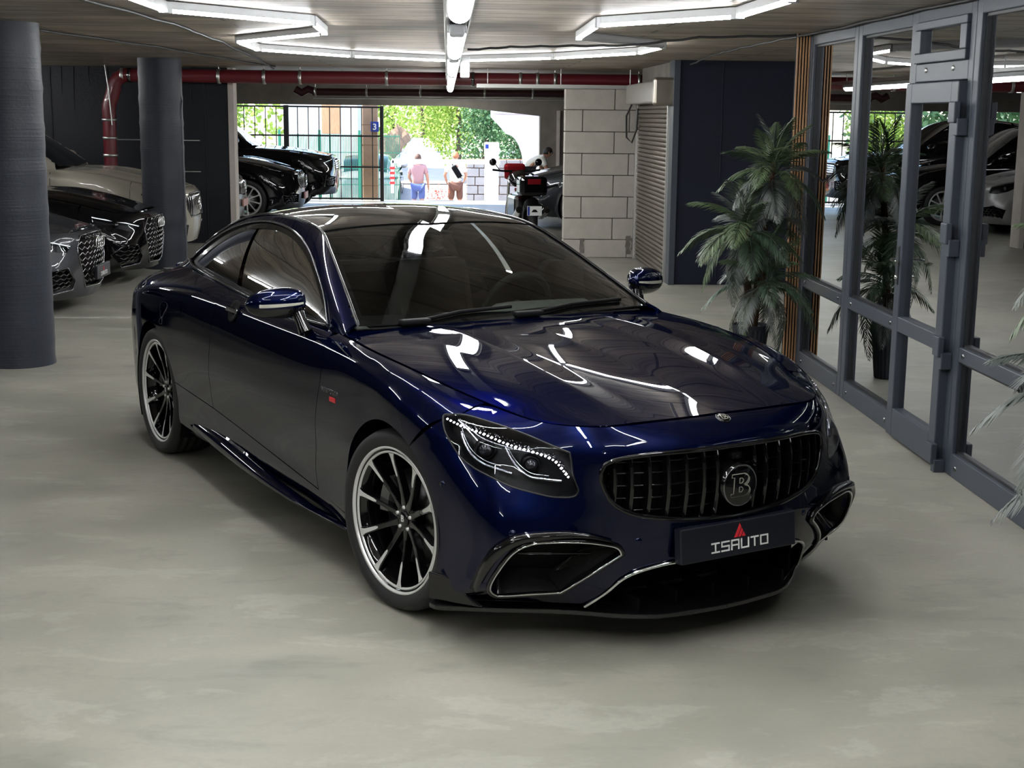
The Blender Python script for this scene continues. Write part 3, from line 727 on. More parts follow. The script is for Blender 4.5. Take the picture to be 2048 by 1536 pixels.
def gridpanel(name, G, mat, parent, off=0., flange=.012, both=True):
    """a regular patch (last column index = outer edge); mirrored about y=0 into one skin"""
    if both: G = np.concatenate([mirr(G)[:, ::-1], G[:, 1:]], axis=1) if np.abs(G[:, 0, 1]).max() < 1e-6 else np.concatenate([mirr(G)[::-1], G[1:]], axis=0)
    n, m = G.shape[:2]
    N = np.cross(np.gradient(G, axis=0), np.gradient(G, axis=1)); N /= np.maximum(np.linalg.norm(N, axis=2, keepdims=True), 1e-9)
    if N[..., 2].mean() < 0: N = -N
    G = G + N * off
    V = list(G.reshape(-1, 3)); VN = list(N.reshape(-1, 3)); F = [(i * m + j, (i + 1) * m + j, (i + 1) * m + j + 1, i * m + j + 1) for i in range(n - 1) for j in range(m - 1)]
    a = np.cross(V[F[0][1]] - V[F[0][0]], V[F[0][2]] - V[F[0][0]])
    if a @ VN[F[0][0]] < 0: F = [t[::-1] for t in F]
    if flange:
        ring = [(i, 0) for i in range(n)] + [(n - 1, j) for j in range(1, m)] + [(i, m - 1) for i in range(n - 2, -1, -1)] + [(0, j) for j in range(m - 2, 0, -1)]
        b = len(V)
        for i, j in ring: V += [G[i, j], G[i, j] - N[i, j] * flange]; VN += [np.zeros(3)] * 2
        k = len(ring)
        F += [(b + 2 * i, b + 2 * i + 1, b + 2 * ((i + 1) % k) + 1, b + 2 * ((i + 1) % k)) for i in range(k)]
    me = bpy.data.meshes.new(name); me.from_pydata([tuple(p) for p in V], [], F)
    me.polygons.foreach_set('use_smooth', [True] * len(F)); me.normals_split_custom_set_from_vertices([tuple(q) for q in VN]); me.update()
    return link_mesh(name, me, mat, parent)
def on_surf(surf, proj, P, off=0.):
    out = []
    for p in P:
        q, n = surf.cast(*proj.ray(proj.to2(p))); out.append(q + n * off)
    return out
def mir(P): return [(p[0], -p[1], p[2]) for p in P]
def text_obj(name, txt, size, depth, mat, parent, Mx, bold=0):
    cu = bpy.data.curves.new('txt', 'FONT'); cu.body = txt; cu.size = size; cu.extrude = depth; cu.align_x = 'CENTER'; cu.align_y = 'CENTER'; cu.offset = bold; cu.resolution_u = 3
    ob = bpy.data.objects.new('txt', cu); COL.objects.link(ob)
    dg = bpy.context.evaluated_depsgraph_get(); me = bpy.data.meshes.new_from_object(ob.evaluated_get(dg)); bpy.data.objects.remove(ob)
    me.transform(Mx); me.name = name; me.materials.clear()
    return link_mesh(name, me, mat, parent)
def frame_matrix(o, ex, ey):
    ex = Vector(ex).normalized(); ey = Vector(ey); ez = ex.cross(ey).normalized(); ey = ez.cross(ex)
    return Matrix(((ex.x, ey.x, ez.x, o[0]), (ex.y, ey.y, ez.y, o[1]), (ex.z, ey.z, ez.z, o[2]), (0, 0, 0, 1)))
ISA = [  # strokes of the dealer lettering, unit cell 1 x 1, letters six cells apart
    [((0, 1), (.9, 1)), ((.45, 1), (.45, 0)), ((0, 0), (.9, 0))],
    [((.9, 1), (0, 1)), ((0, 1), (0, .5)), ((0, .5), (.9, .5)), ((.9, .5), (.9, 0)), ((.9, 0), (0, 0))],
    [((0, 0), (0, 1)), ((0, 1), (.9, 1)), ((.9, 1), (.9, 0)), ((0, .45), (.9, .45))],
    [((0, 1), (0, 0)), ((0, 0), (.9, 0)), ((.9, 0), (.9, 1))],
    [((0, 1), (.9, 1)), ((.45, 1), (.45, 0))],
    [((0, 0), (0, 1)), ((0, 1), (.9, 1)), ((.9, 1), (.9, 0)), ((.9, 0), (0, 0))]]
def dealer_plate(parent, o, ex, ey, w, hgt, depth=.03):
    """black plate with red triangle and ISAUTO lettering; o = centre, ex right, ey up (seen from the front)"""
    Mx = frame_matrix(o, ex, ey)
    pl = MB().bevbox(-w / 2, -hgt / 2, -depth, w / 2, hgt / 2, 0, .005, Mx).obj('number_plate', M['plate'], parent)
    k = w / .53; tw = .016 * k
    mb = MB(); cw, ch = .036 * k, .032 * k; x = -5.75 * cw * .62
    for L in ISA:
        for (a, b), (c, d) in L:
            x0, x1 = sorted((x + a * cw, x + c * cw)); y0, y1 = sorted((-.038 * k + b * ch, -.038 * k + d * ch)); t = .0028 * k
            mb.box(x0 - t, y0 - t, .0, x1 + t, y1 + t, .0016, Mx)
        x += cw * 1.25
    mb.obj('lettering', M['white_print'], pl)
    mb = MB(); h0, h1, hw = .004 * k, .052 * k, .026 * k
    for a, b in ((-1, -.50), (-.34, .12), (.30, 1.0)):
        T_ = lambda q: (q * hw + (hw / (h1 - h0)) * ((hw - q * hw) * (h1 - h0) / (2 * hw)), h0 + (hw - q * hw) * (h1 - h0) / (2 * hw))
        tri = [(a * hw, h0), (b * hw, h0)] + ([T_(b)] if b < .99 else []) + [T_(a)]
        mb.prism(tri, 0, .0016, 'z', Mx)
    mb.obj('triangle_logo', M['red_print'], pl)
    return pl
M['plate'] = pbr('plate_black', (.006, .007, .012), .35)
M['white_print'] = pbr('white_print', (.75, .76, .75), .5); M['red_print'] = pbr('red_print', (.55, .02, .03), .4)
# ------------------------------------------------------------------ wheels
M['alloy'] = pbr('machined_alloy', (.74, .74, .73), .38, .55)
M['disc'] = pbr('brake_disc', (.10, .10, .10), .35, 1)
M['caliper'] = pbr('caliper', (.35, .35, .34), .4, .6)
def ring_pts(r, y, n=64): return [(r * math.cos(2 * math.pi * k / n), y, r * math.sin(2 * math.pi * k / n)) for k in range(n)]
def loft(mb, rings, smooth=False):
    n = len(rings[0]); V = [p for r in rings for p in r]; F = []
    for i in range(len(rings) - 1):
        for k in range(n): F.append((i * n + k, i * n + (k + 1) % n, (i + 1) * n + (k + 1) % n, (i + 1) * n + k))
    F += [tuple(range(n)), tuple(range((len(rings) - 1) * n, len(rings) * n))[::-1]]
    return mb.add(V, F, smooth)
def make_wheel(car, pos, rz, Rt=.356, Rr=.288, width=.265, spokes=10, insert=True, rim_mat=None, lip_mat=None, badge='B', detail=True):
    """outer face looks along local -y"""
    rim_mat = rim_mat or M['gloss_black']; lip_mat = lip_mat or M['alloy']; h = width / 2; s = Rr / .288
    pr = [(Rr - .004, -h * .86), (Rr + .012, -h * .96), (Rr + (Rt - Rr) * .52, -h), (Rr + (Rt - Rr) * .82, -h * .95), (Rt - .004, -h * .80)]
    gr = []
    for g in (-.5, -.17, .17, .5): gr += [(Rt, (g - .055) * h), (Rt - .008, (g - .05) * h), (Rt - .008, (g + .05) * h), (Rt, (g + .055) * h)]
    prof = pr + [(Rt, -h * .72)] + gr + [(Rt, h * .72)] + [(a, -b) for a, b in pr[::-1]]
    w = MB().lathe(prof, 72, 'y').obj('wheel', M['rubber'], car, fix=True); w['label'] = 'low-profile tyre on a multi-spoke rim'
    w.location = pos; w.rotation_euler = (0, 0, rz)
    MB().lathe([(Rr - .009, -h * .84), (Rr - .007, -h * .90), (Rr + .001, -h * .92), (Rr + .003, -h * .86)], 72, 'y').obj('rim_lip', lip_mat, w)
    MB().lathe([(Rr - .026, -h * .80), (Rr - .0235, -h * .845), (Rr - .018, -h * .85), (Rr - .016, -h * .82)], 72, 'y').obj('rim_ring', lip_mat if insert else rim_mat, w)
    MB().lathe([(Rr + .002, -h * .84), (Rr - .018, -h * .80), (Rr - .035, -h * .5), (Rr - .045, .0), (Rr - .03, h * .5), (Rr - .01, h * .86)], 64, 'y').obj('rim_barrel', rim_mat, w)
    # one spoke, copied round
    st = [(.045, .017, -.52), (.085, .012, -.545), (.13, .0105, -.60), (.18, .011, -.69), (.225, .0125, -.775), (.25, .015, -.815), (.264, .021, -.83)]
    rr = []
    for r, hw, y in st:
        r *= s; y *= h; rr.append([(r, y + .002, -hw), (r, y, -hw * .55), (r, y, hw * .55), (r, y + .002, hw), (r, y + .034, hw * .8), (r, y + .034, -hw * .8)])
    sp = loft(MB(), rr).obj('spoke', rim_mat, w)
    ins = None
    if insert:
        mb = MB(); q = [(.168, .003, -.668), (.18, .0065, -.69), (.215, .008, -.757), (.24, .0095, -.80), (.252, .013, -.818), (.262, .018, -.832)]
        up = [(r * s, y * h - .0012, -hw) for r, hw, y in q] + [(r * s, y * h - .0012, hw) for r, hw, y in q]; k = len(q)
        mb.add(up, [(i, i + 1, k + i + 1, k + i) for i in range(k - 1)]); ins = mb.obj('spoke_face', lip_mat, w)
    for k in range(spokes):
        a = 2 * math.pi * (k + .35) / spokes
        for src in (sp, ins):
            if src is None: continue
            o = src if k == 0 else src.copy()
            if k: COL.objects.link(o); o.parent = w
            o.rotation_euler = (0, a, 0)
    MB().lathe([(0, -h * .50), (.030, -h * .50), (.052, -h * .52), (.062, -h * .46), (.062, -h * .2)], 32, 'y').obj('hub', rim_mat, w)
    MB().lathe([(0, -h * .575), (.026, -h * .57), (.031, -h * .545), (.031, -h * .5)], 32, 'y').obj('hub_cap', M['gloss_black'] if badge else M['dark_chrome'], w)
    if detail:
        for k in range(5):
            a = 2 * math.pi * k / 5 + .3
            MB().lathe([(0, -h * .56), (.007, -h * .56), (.008, -h * .5)], 8, 'y', (.045 * math.cos(a), 0, .045 * math.sin(a))).obj('wheel_bolt', M['alloy'], w)
        if badge: text_obj('cap_letter', badge, .036, .0004, M['alloy'], w, frame_matrix((0, -h * .58, 0), (1, 0, 0), (0, 0, 1)), .001)
    MB().lathe([(.06, -.018), (.19 * s, -.018), (.19 * s, .012), (.06, .012)], 48, 'y').obj('brake_disc', M['disc'], w)
    mb = MB()
    a0 = math.pi * .78
    loft(mb, [[(r * math.cos(a0 + q), y, r * math.sin(a0 + q)) for r, y in ((.15 * s, -.045), (.205 * s, -.045), (.21 * s, .03), (.15 * s, .03))] for q in np.linspace(0, .75, 7)]).obj('brake_caliper', M['caliper'], w)
    return w

# ------------------------------------------------------------------ the navy coupe
M['navy'] = mat_paint('navy_metallic_paint', (.0011, .0034, .026), .8, .30)
M['carbon'] = pbr('carbon_fibre', (.005, .005, .0055), .35, coat=1, coatr=.06, spec=.12)
M['ws_glass'] = mat_glass('windscreen_glass', (.60, .63, .61), 1.1, 0, 1.52)
M['tint_glass'] = mat_glass('tinted_side_glass', (.05, .05, .05), 5.5, 0, 1.55)
M['black_glass'] = pbr('black_roof_glass', (.002, .002, .0025), .3, coat=1, coatr=.01, spec=.0)
M['lens'] = mat_glass('lamp_lens', (.85, .87, .9), .85, 0, 1.45)
M['lamp_dark'] = pbr('lamp_housing', (.004, .004, .005), .3, 0, spec=.25)
M['lamp_chrome'] = pbr('lamp_chrome', (.55, .55, .58), .12, 1)
M['led'] = mat_emit('led_crystal', (.95, .93, 1.0), 9)
M['crystal'] = pbr('clear_crystal', (.8, .8, .85), .05, .6)
M['lens_dark'] = pbr('projector_glass', (.02, .02, .025), .06, coat=1)
M['indicator'] = pbr('mirror_indicator', (.40, .39, .34), .25, .2)
M['dash'] = pbr('dash_leather', (.15, .158, .143), .6, bump=.1, bscale=200)
M['seat'] = pbr('brown_leather', (.055, .034, .024), .5, bump=.1, bscale=120)
M['cabin'] = pbr('cabin_black', (.012, .012, .012), .7)
M['badge_line'] = pbr('badge_line', (.27, .26, .22), .4, .2)

car = empty('navy_coupe', (.58923, 5.71496, 0), R(-61.6665), 'glossy navy blue two-door coupe with black grille and ten-spoke wheels', 'car')
GA = belt(400, 120); FA = np.concatenate([mirr(GA)[::-1], GA[1:]], axis=0)
SA = Surf(GA); SAF = Surf(FA); GR = roof(240, 50); SRf = Surf(GR); GG = glass_side(240, 60); SG = Surf(GG); GH = hood(70, 130)
SIDE = SideProj(28); CYL = CylProj(-.1); TOP = TopProj()
def sidept(x, z):
    p, n = SA.cast((x, 5, z), (0, -1, 0)); return tuple(p)
def arcpts(cx, r, a0, a1, n=22, z0=.355): return [sidept(cx + r * math.cos(R(a)), z0 + r * math.sin(R(a))) for a in np.linspace(a0, a1, n)]
r8c = curve(R8, 600); r0c = curve(np.array([s[0] for s in BELT]), 600)
def r8seg(x0, x1, n=16):
    c = r8c[::-1] if r8c[0, 0] < r8c[-1, 0] else r8c
    xs = np.linspace(x0, x1, n); o = np.argsort(c[:, 0]); return [(x, np.interp(x, c[o, 0], c[o, 1]), np.interp(x, c[o, 0], c[o, 2])) for x in xs]
def r0seg(x0, x1, n=10):
    xs = np.linspace(x0, x1, n); o = np.argsort(r0c[:, 0]); return [(x, np.interp(x, r0c[o, 0], r0c[o, 1]), np.interp(x, r0c[o, 0], r0c[o, 2]) + .004) for x in xs]
ARC = .392
HL_top = [(.358, .861, .836), (.401, .825, .84), (.486, .77, .827), (.635, .69, .796), (.708, .642, .771), (.764, .596, .749)]
HL_in = [(.764, .596, .749), (.772, .594, .719), (.782, .591, .669), (.798, .579, .621)]
HL_bot = [(.798, .579, .621), (.796, .586, .603), (.76, .646, .594), (.717, .703, .605), (.664, .766, .624), (.599, .816, .651), (.532, .85, .675), (.474, .87, .703), (.424, .882, .746), (.381, .885, .788), (.355, .877, .819)]
HL_end = [(.355, .877, .819), (.350, .872, .830), (.358, .861, .836)]
a_fb = math.degrees(math.atan2(.70 - .355, .205)); FB0 = sidept(ARC * math.cos(R(a_fb)), .355 + ARC * math.sin(R(a_fb)))
def tosurf(P): return [tuple(p) for p in on_surf(SA, SIDE, P)]

# bonnet
kf = 2
hoodp = gridpanel('bonnet', GH[:-1, 1:-1], M['navy'], car, 0, .02)
# fender
xs_front = [(-.697, .859, .976), (-.664, .915, .912), (-.667, .927, .785), (-.683, .928, .695), (-.715, .91, .50), (-.75, .902, .379), (-.723, .903, .306)]
DF = tosurf(xs_front)
sillz = [(-.723, .903, .306), (-.40, .915, .275)]
a_rear = 180 + math.degrees(math.asin((.355 - .272) / ARC))
fo = segs(r8seg(-.66, .395, 24), [(.395, .742, .866), (.402, .819, .844)], HL_top[1::-1], [HL_top[0], (.350, .872, .830), (.355, .877, .819)], [(.355, .877, .819), FB0], arcpts(0, ARC, a_fb, a_rear, 30), [sidept(ARC * math.cos(R(a_rear)), .272), (-.723, .903, .300)], DF[::-1], [DF[0], r8seg(-.66, -.66, 1)[0]], n=5)
fo = [p for p in fo if p is not None]
fen = panel('front_fender', SA, SIDE, fo, M['navy'], car, h=.028, mirror=True)
# door
dr_r = tosurf([(-1.975, .80, 1.02), (-1.98, .885, .985), (-1.969, .934, .923), (-1.998, .939, .862), (-2.009, .94, .696), (-2.034, .916, .45), (-2.03, .914, .424)])
dbot = tosurf([(-2.03, .914, .424), (-1.357, .90, .358), (-.723, .903, .306)])
do = segs(r8seg(-1.975, -.72, 20), [r8seg(-.72, -.72, 1)[0], DF[0]], DF, dbot[::-1], dr_r[::-1], n=5)
panel('door', SA, SIDE, do, M['navy'], car, h=.03, mirror=True)
# sill with its blade
a_q = 180 - math.degrees(math.asin((.355 - .26) / ARC)); xq = -2.945 + math.sqrt(ARC ** 2 - (.355 - .27) ** 2)
so = segs(dbot, [dbot[-1], sidept(ARC * math.cos(R(a_rear)), .272)], arcpts(0, ARC, a_rear, a_rear + 12, 4), r0seg(-.40, xq + .03, 20), arcpts(-2.945, ARC, -24, 17, 8), [arcpts(-2.945, ARC, 17, 17, 1)[0], dbot[0]], n=4)
panel('side_sill', SA, SIDE, so, M['navy'], car, h=.03, mirror=True)
blade = curve([(-2.40, .915, .262), (-1.95, .945, .245), (-1.4, .955, .222), (-.9, .945, .212), (-.55, .915, .205), (-.40, .905, .205)], 40)
for sg in (1, -1):
    rings = []
    for i, p in enumerate(blade):
        t = i / 39; hgt = .075 * math.sin(math.pi * min(1, t * 1.15 + .12)) ** .8 * (1 - .65 * t) + .004
        rings.append([(p[0], sg * (p[1] - .045), p[2] + hgt), (p[0], sg * (p[1] - .005), p[2] + hgt * .55), (p[0], sg * p[1], p[2]), (p[0], sg * (p[1] - .01), p[2] - .012), (p[0], sg * (p[1] - .07), p[2] - .02)])
    loft(MB(), rings, True).obj('sill_blade', M['navy'], car)
# quarter panel
ix = int(np.argmin(np.abs(GA[:, 60, 0] + 3.62))); colr = [tuple(p) for p in GA[ix]]
qo = segs(r8seg(-1.985, colr[-1][0], 24), colr[::-6] + [colr[0]], [colr[0], r0seg(-3.30, -3.30, 1)[0]], [tuple(p) for p in arcpts(-2.945, ARC, 204, 17, 40)], [arcpts(-2.945, ARC, 17, 17, 1)[0], dr_r[-1]], dr_r[::-1], n=4)
panel('rear_quarter', SA, SIDE, qo, M['navy'], car, h=.034, mirror=True)
gridpanel('rear_bumper', GA[ix + 1:][::-1].transpose(0, 1, 2)[:, :], M['navy'], car, 0, .012)
# boot lid between rear window and tail
tail = resample(r8c[r8c[:, 0] < -3.42], 30); rend = resample(GR[-1][::-1], 30)
t = np.linspace(0, 1, 14)[:, None, None]; gb = (1 - t) * rend[None] + t * tail[None]; gb[..., 2] += .02 * np.sin(np.pi * t[..., 0]); gb = gb[:, ::-1]
gridpanel('boot_lid', gb, M['navy'], car, 0, .01)
# greenhouse skin: pillars and roof rails around the side window
FRAME_T = [(-2.962, .699, 1.079), (-2.644, .632, 1.241), (-2.323, .603, 1.325), (-2.101, .594, 1.35), (-1.889, .595, 1.352), (-1.642, .612, 1.329), (-1.394, .65, 1.277), (-1.159, .707, 1.193), (-.927, .77, 1.088), (-.80, .814, 1.003)]
FRAME_B = [(-.80, .814, 1.003), (-1.3, .812, .998), (-1.787, .803, 1.017), (-2.2, .785, 1.035), (-2.6, .757, 1.053), (-2.869, .722, 1.066), (-2.962, .699, 1.079)]
ring = [tuple(p) for p in GG[1:-1, -1]] + [tuple(p) for p in GG[-2, ::-8]] + [tuple(p) for p in GG[-2:0:-4, 0]]
SG_P = SideProj(32)
panel('roof_pillars', SG, SG_P, [np.array(p) for p in ring], M['navy'], car, holes=[segs(FRAME_T, FRAME_B, n=6)], h=.03, gap=.0, mirror=True)
fr = segs(FRAME_T, FRAME_B, n=6)
GL_T = [(-2.80, .722, 1.083), (-2.56, .68, 1.205), (-2.32, .640, 1.287), (-2.116, .626, 1.317), (-1.911, .621, 1.327), (-1.617, .638, 1.301), (-1.416, .668, 1.257), (-1.202, .713, 1.189), (-1.061, .75, 1.129), (-.93, .787, 1.065)]
GL_B = [(-.93, .787, 1.065), (-.955, .809, 1.016), (-1.4, .81, 1.022), (-1.968, .789, 1.047), (-2.4, .763, 1.066), (-2.70, .735, 1.078), (-2.80, .722, 1.083)]
gl = segs(GL_T, GL_B[:2], GL_B[1:], n=6)
panel('window_surround', SG, SG_P, fr, M['gloss_black'], car, holes=[gl], h=.03, off=-.004, gap=.001, mirror=True)
B0, B1 = np.array((-2.116, .626, 1.317)), np.array((-1.968, .789, 1.047))
xb = lambda z: B0[0] + (B1[0] - B0[0]) * (1.317 - z) / (1.317 - 1.047)
front_gl = [p for p in gl if p[0] > xb(p[2]) + .004]; rear_gl = [p for p in gl if p[0] < xb(p[2]) - .004]
def reorder(L):
    d = [np.linalg.norm(np.array(L[i]) - np.array(L[i - 1])) for i in range(len(L))]; k = int(np.argmax(d)); return L[k:] + L[:k]
panel('door_window', SG, SG_P, reorder(front_gl), M['tint_glass'], car, h=.035, off=-.008, gap=.0, flange=0, mirror=True)
panel('quarter_window', SG, SG_P, reorder(rear_gl), M['tint_glass'], car, h=.035, off=-.008, gap=.0, flange=0, mirror=True)
for sg in (1, -1):
    pts = [tuple(p) for p in on_surf(SG, SG_P, segs(FRAME_T, n=5) + [], .004)]
    MB().tube([(p[0], p[1] * sg, p[2]) for p in pts], .006, 8).obj('window_trim', M['dark_chrome'], car)
    pts = [tuple(p) for p in on_surf(SG, SG_P, curve(FRAME_B, 40), .006)]
    MB().tube([(p[0], p[1] * sg, p[2]) for p in pts], .009, 8).obj('belt_trim', M['dark_chrome'], car)
# roof, windscreen, rear window
cs = GR[:, 0, 0]; iw = int(np.argmin(np.abs(cs + 1.415))); ir = int(np.argmin(np.abs(cs + 2.55)))
gridpanel('windscreen', GR[:iw, :], M['ws_glass'], car, -.002, 0)
gridpanel('roof_panel', GR[iw + 1:ir], M['black_glass'], car, 0, .01)
gridpanel('rear_window', GR[ir + 1:, :], M['tint_glass'], car, -.002, 0)
for sg in (1, -1):
    e = GR[:, -1]; MB().tube([(p[0], sg * (p[1] + .003), p[2] + .003) for p in e[::4]], .007, 8).obj('roof_drip_trim', M['gloss_black'], car)
    b = GR[2:iw, int(50 * .945):]  # black printed border of the windscreen
    G2 = b.copy(); G2[..., 1] *= sg; MB().gridmesh(G2 - np.array((0, 0, .006))).obj('windscreen_border', M['black'], car)
b = np.concatenate([mirr(GR[:7])[:, ::-1], GR[:7, 1:]], axis=1); MB().gridmesh(b - np.array((0, 0, .006))).obj('windscreen_border', M['black'], car)
# front bumper with the nose
LOW = [(.745, .496, .177), (.80, .46, .235), (.856, .414, .303), (.908, .30, .344), (.925, .232, .351), (.945, 0, .355)]
half = segs([tuple(p) for p in r8c[r8c[:, 0] > .395]][::6] + [(.395, .742, .866)], [(.395, .742, .866), (.402, .819, .844)], HL_top[1:], HL_in, HL_bot, [HL_bot[-1], FB0], arcpts(0, ARC, a_fb, -25, 20), r0seg(.42, .735, 10), [r0seg(.735, .735, 1)[0], LOW[0]], LOW, n=5)
half[0] = np.array((half[0][0], 0, half[0][2])); half[-1] = np.array((half[-1][0], 0, half[-1][2]))
full = [np.array(p) for p in half] + [np.array((p[0], -p[1], p[2])) for p in half[-2:0:-1]]
GRI = [(.954, 0, .748), (.948, .101, .747), (.926, .249, .746), (.895, .361, .741), (.861, .454, .729), (.841, .498, .712), (.834, .513, .678), (.841, .504, .627), (.857, .472, .569), (.882, .414, .533), (.915, .32, .513), (.939, .213, .499), (.954, 0, .487)]
gh = [np.array(p) for p in curve(GRI, 60)]; gfull = gh + [np.array((p[0], -p[1], p[2])) for p in gh[-2:0:-1]]
IN_HOLE = segs([(.679, .819, .351), (.718, .784, .413), (.743, .744, .436), (.785, .664, .444), (.844, .514, .43), (.864, .453, .408), (.864, .443, .387)], [(.864, .443, .387), (.821, .519, .328), (.765, .579, .268), (.725, .603, .234)], [(.725, .603, .234), (.654, .703, .222), (.60, .79, .213)], [(.60, .79, .213), (.612, .825, .243), (.679, .819, .351)], n=6)
IN_L = [np.array((p[0], -p[1], p[2])) for p in IN_HOLE]
panel('front_bumper', SAF, CYL, full, M['navy'], car, holes=[gfull, IN_HOLE, IN_L], h=.026, flange=.022)
# grille
panel('grille_backing', SAF, CYL, gfull, M['black'], car, h=.05, off=-.075, flange=0, gap=-.02)
gs = [tuple(p) for p in on_surf(SAF, CYL, gfull[::2], -.004)]
MB().tube(gs, .009, 8, closed=True).obj('grille_surround', M['gloss_black'], car)
gz = np.array([(p[1], p[2]) for p in gh])
def grange(y):
    up_ = gz[:34]; dn = gz[26:]; o = np.argsort(up_[:, 0]); q = np.argsort(dn[:, 0])
    return np.interp(y, dn[q, 0], dn[q, 1]), np.interp(y, up_[o, 0], up_[o, 1])
for y in (.085, .142, .212, .280, .346, .407, .462):
    z0, z1 = grange(y)
    for sg in (1, -1):
        rings = []
        for z in np.linspace(z0 + .004, z1 - .004, 12):
            p, n = SAF.cast((5, y * sg, z), (-1, 0, 0)); b = .010 * math.sin(math.pi * (z - z0) / (z1 - z0)) - .012
            rings.append([(p[0] + b + dx, p[1] + w_, p[2]) for w_, dx in ((-.007, -.055), (-.007, -.008), (-.0025, 0), (.0025, 0), (.007, -.008), (.007, -.055))])
        loft(MB(), rings).obj('grille_slat', M['gloss_black'], car)
for z in (.535, .58, .625, .67, .71):
    for sg in (1, -1):
        P = []
        for y in np.linspace(.06, .50, 16):
            a, b = grange(y)
            if a + .005 < z < b - .005:
                p, n = SAF.cast((5, y * sg, z), (-1, 0, 0)); P.append((p[0] - .04, p[1], z))
        if len(P) > 2: MB().tube(P, .0035, 6).obj('grille_crossbar', M['gloss_black'], car)
# round badge with the letter B
bd = MB().lathe([(.0, .004), (.070, .004), (.074, .002), (.080, -.012), (.092, -.05), (.10, -.075)], 48, 'x', (.968, 0, .605)).obj('badge', M['gloss_black'], car)
MB().lathe([(.071, .004), (.074, .0065), (.077, .003)], 48, 'x', (.968, 0, .605)).obj('badge_ring', M['dark_chrome'], bd)
MB().bevbox(.915, -.022, .695, .950, .022, .722, .008).lathe([(0, .008), (.008, .008), (.009, 0)], 16, 'x', (.946, 0, .705)).obj('camera_pod', M['black'], car)
def B_outline(k):
    P = [(-.5, .5), (.12, .5)]
    P += [(.12 + .30 * math.sin(R(a)), .26 + .24 * math.cos(R(a))) for a in range(10, 171, 20)]
    P += [(.16 + .34 * math.sin(R(a)), -.24 + .26 * math.cos(R(a))) for a in range(20, 181, 20)]
    P += [(-.5, -.5), (-.5, -.36), (-.36, -.36), (-.36, .36), (-.5, .36)]
    return [(a * k, b * k) for a, b in P]
def B_strokes(mb, c, ex, ey, k, r):
    Mx = frame_matrix(c, ex, ey)
    W = lambda L, cl=True: mb.tube([tuple(Mx @ Vector((a, b, 0))) for a, b in L], r, 6, closed=cl)
    W(B_outline(k))
    for zc in (.19, -.20): W([(-.06 * k, (zc + .11) * k), (.06 * k, (zc + .11) * k), (.13 * k, (zc + .04) * k), (.13 * k, (zc - .04) * k), (.06 * k, (zc - .11) * k), (-.06 * k, (zc - .11) * k)])
    L = B_outline(k); off = [(a + .05 * k, b - .055 * k) for a, b in L[2:-5]]; W(off + [(-.34 * k, -.555 * k)], False)
    return mb
B_strokes(MB(), (.9725, 0, .606), (0, 1, 0), (.05, 0, 1), .084, .0017).obj('badge_letter', M['badge_line'], bd)
p, n = SAF.cast((.86, 0, 5), (0, 0, -1)); ez = Vector(n); ey = Vector((-ez.z, 0, ez.x)).normalized(); ex = Vector((0, 1, 0)); Mx = frame_matrix(p, ex, ey)
hb = MB().lathe([(0, .005), (.022, .005), (.028, .001), (.029, -.003)], 28, 'z', M=Mx).obj('nose_badge', M['gloss_black'], car)
MB().lathe([(.026, .002), (.0275, .0045), (.029, .001)], 28, 'z', M=Mx).obj('nose_badge_ring', M['gloss_black'], hb)
B_strokes(MB(), tuple(Mx @ Vector((0, 0, .006))), ex, ey, .028, .0009).obj('nose_badge_letter', M['badge_line'], hb)
dealer_plate(car, (.980, 0, .413), (0, 1, 0), (-.09, 0, 1), .53, .128, .04)
MB().bevbox(.90, -.25, .36, .945, .25, .47, .01).obj('plate_holder', M['black'], car)
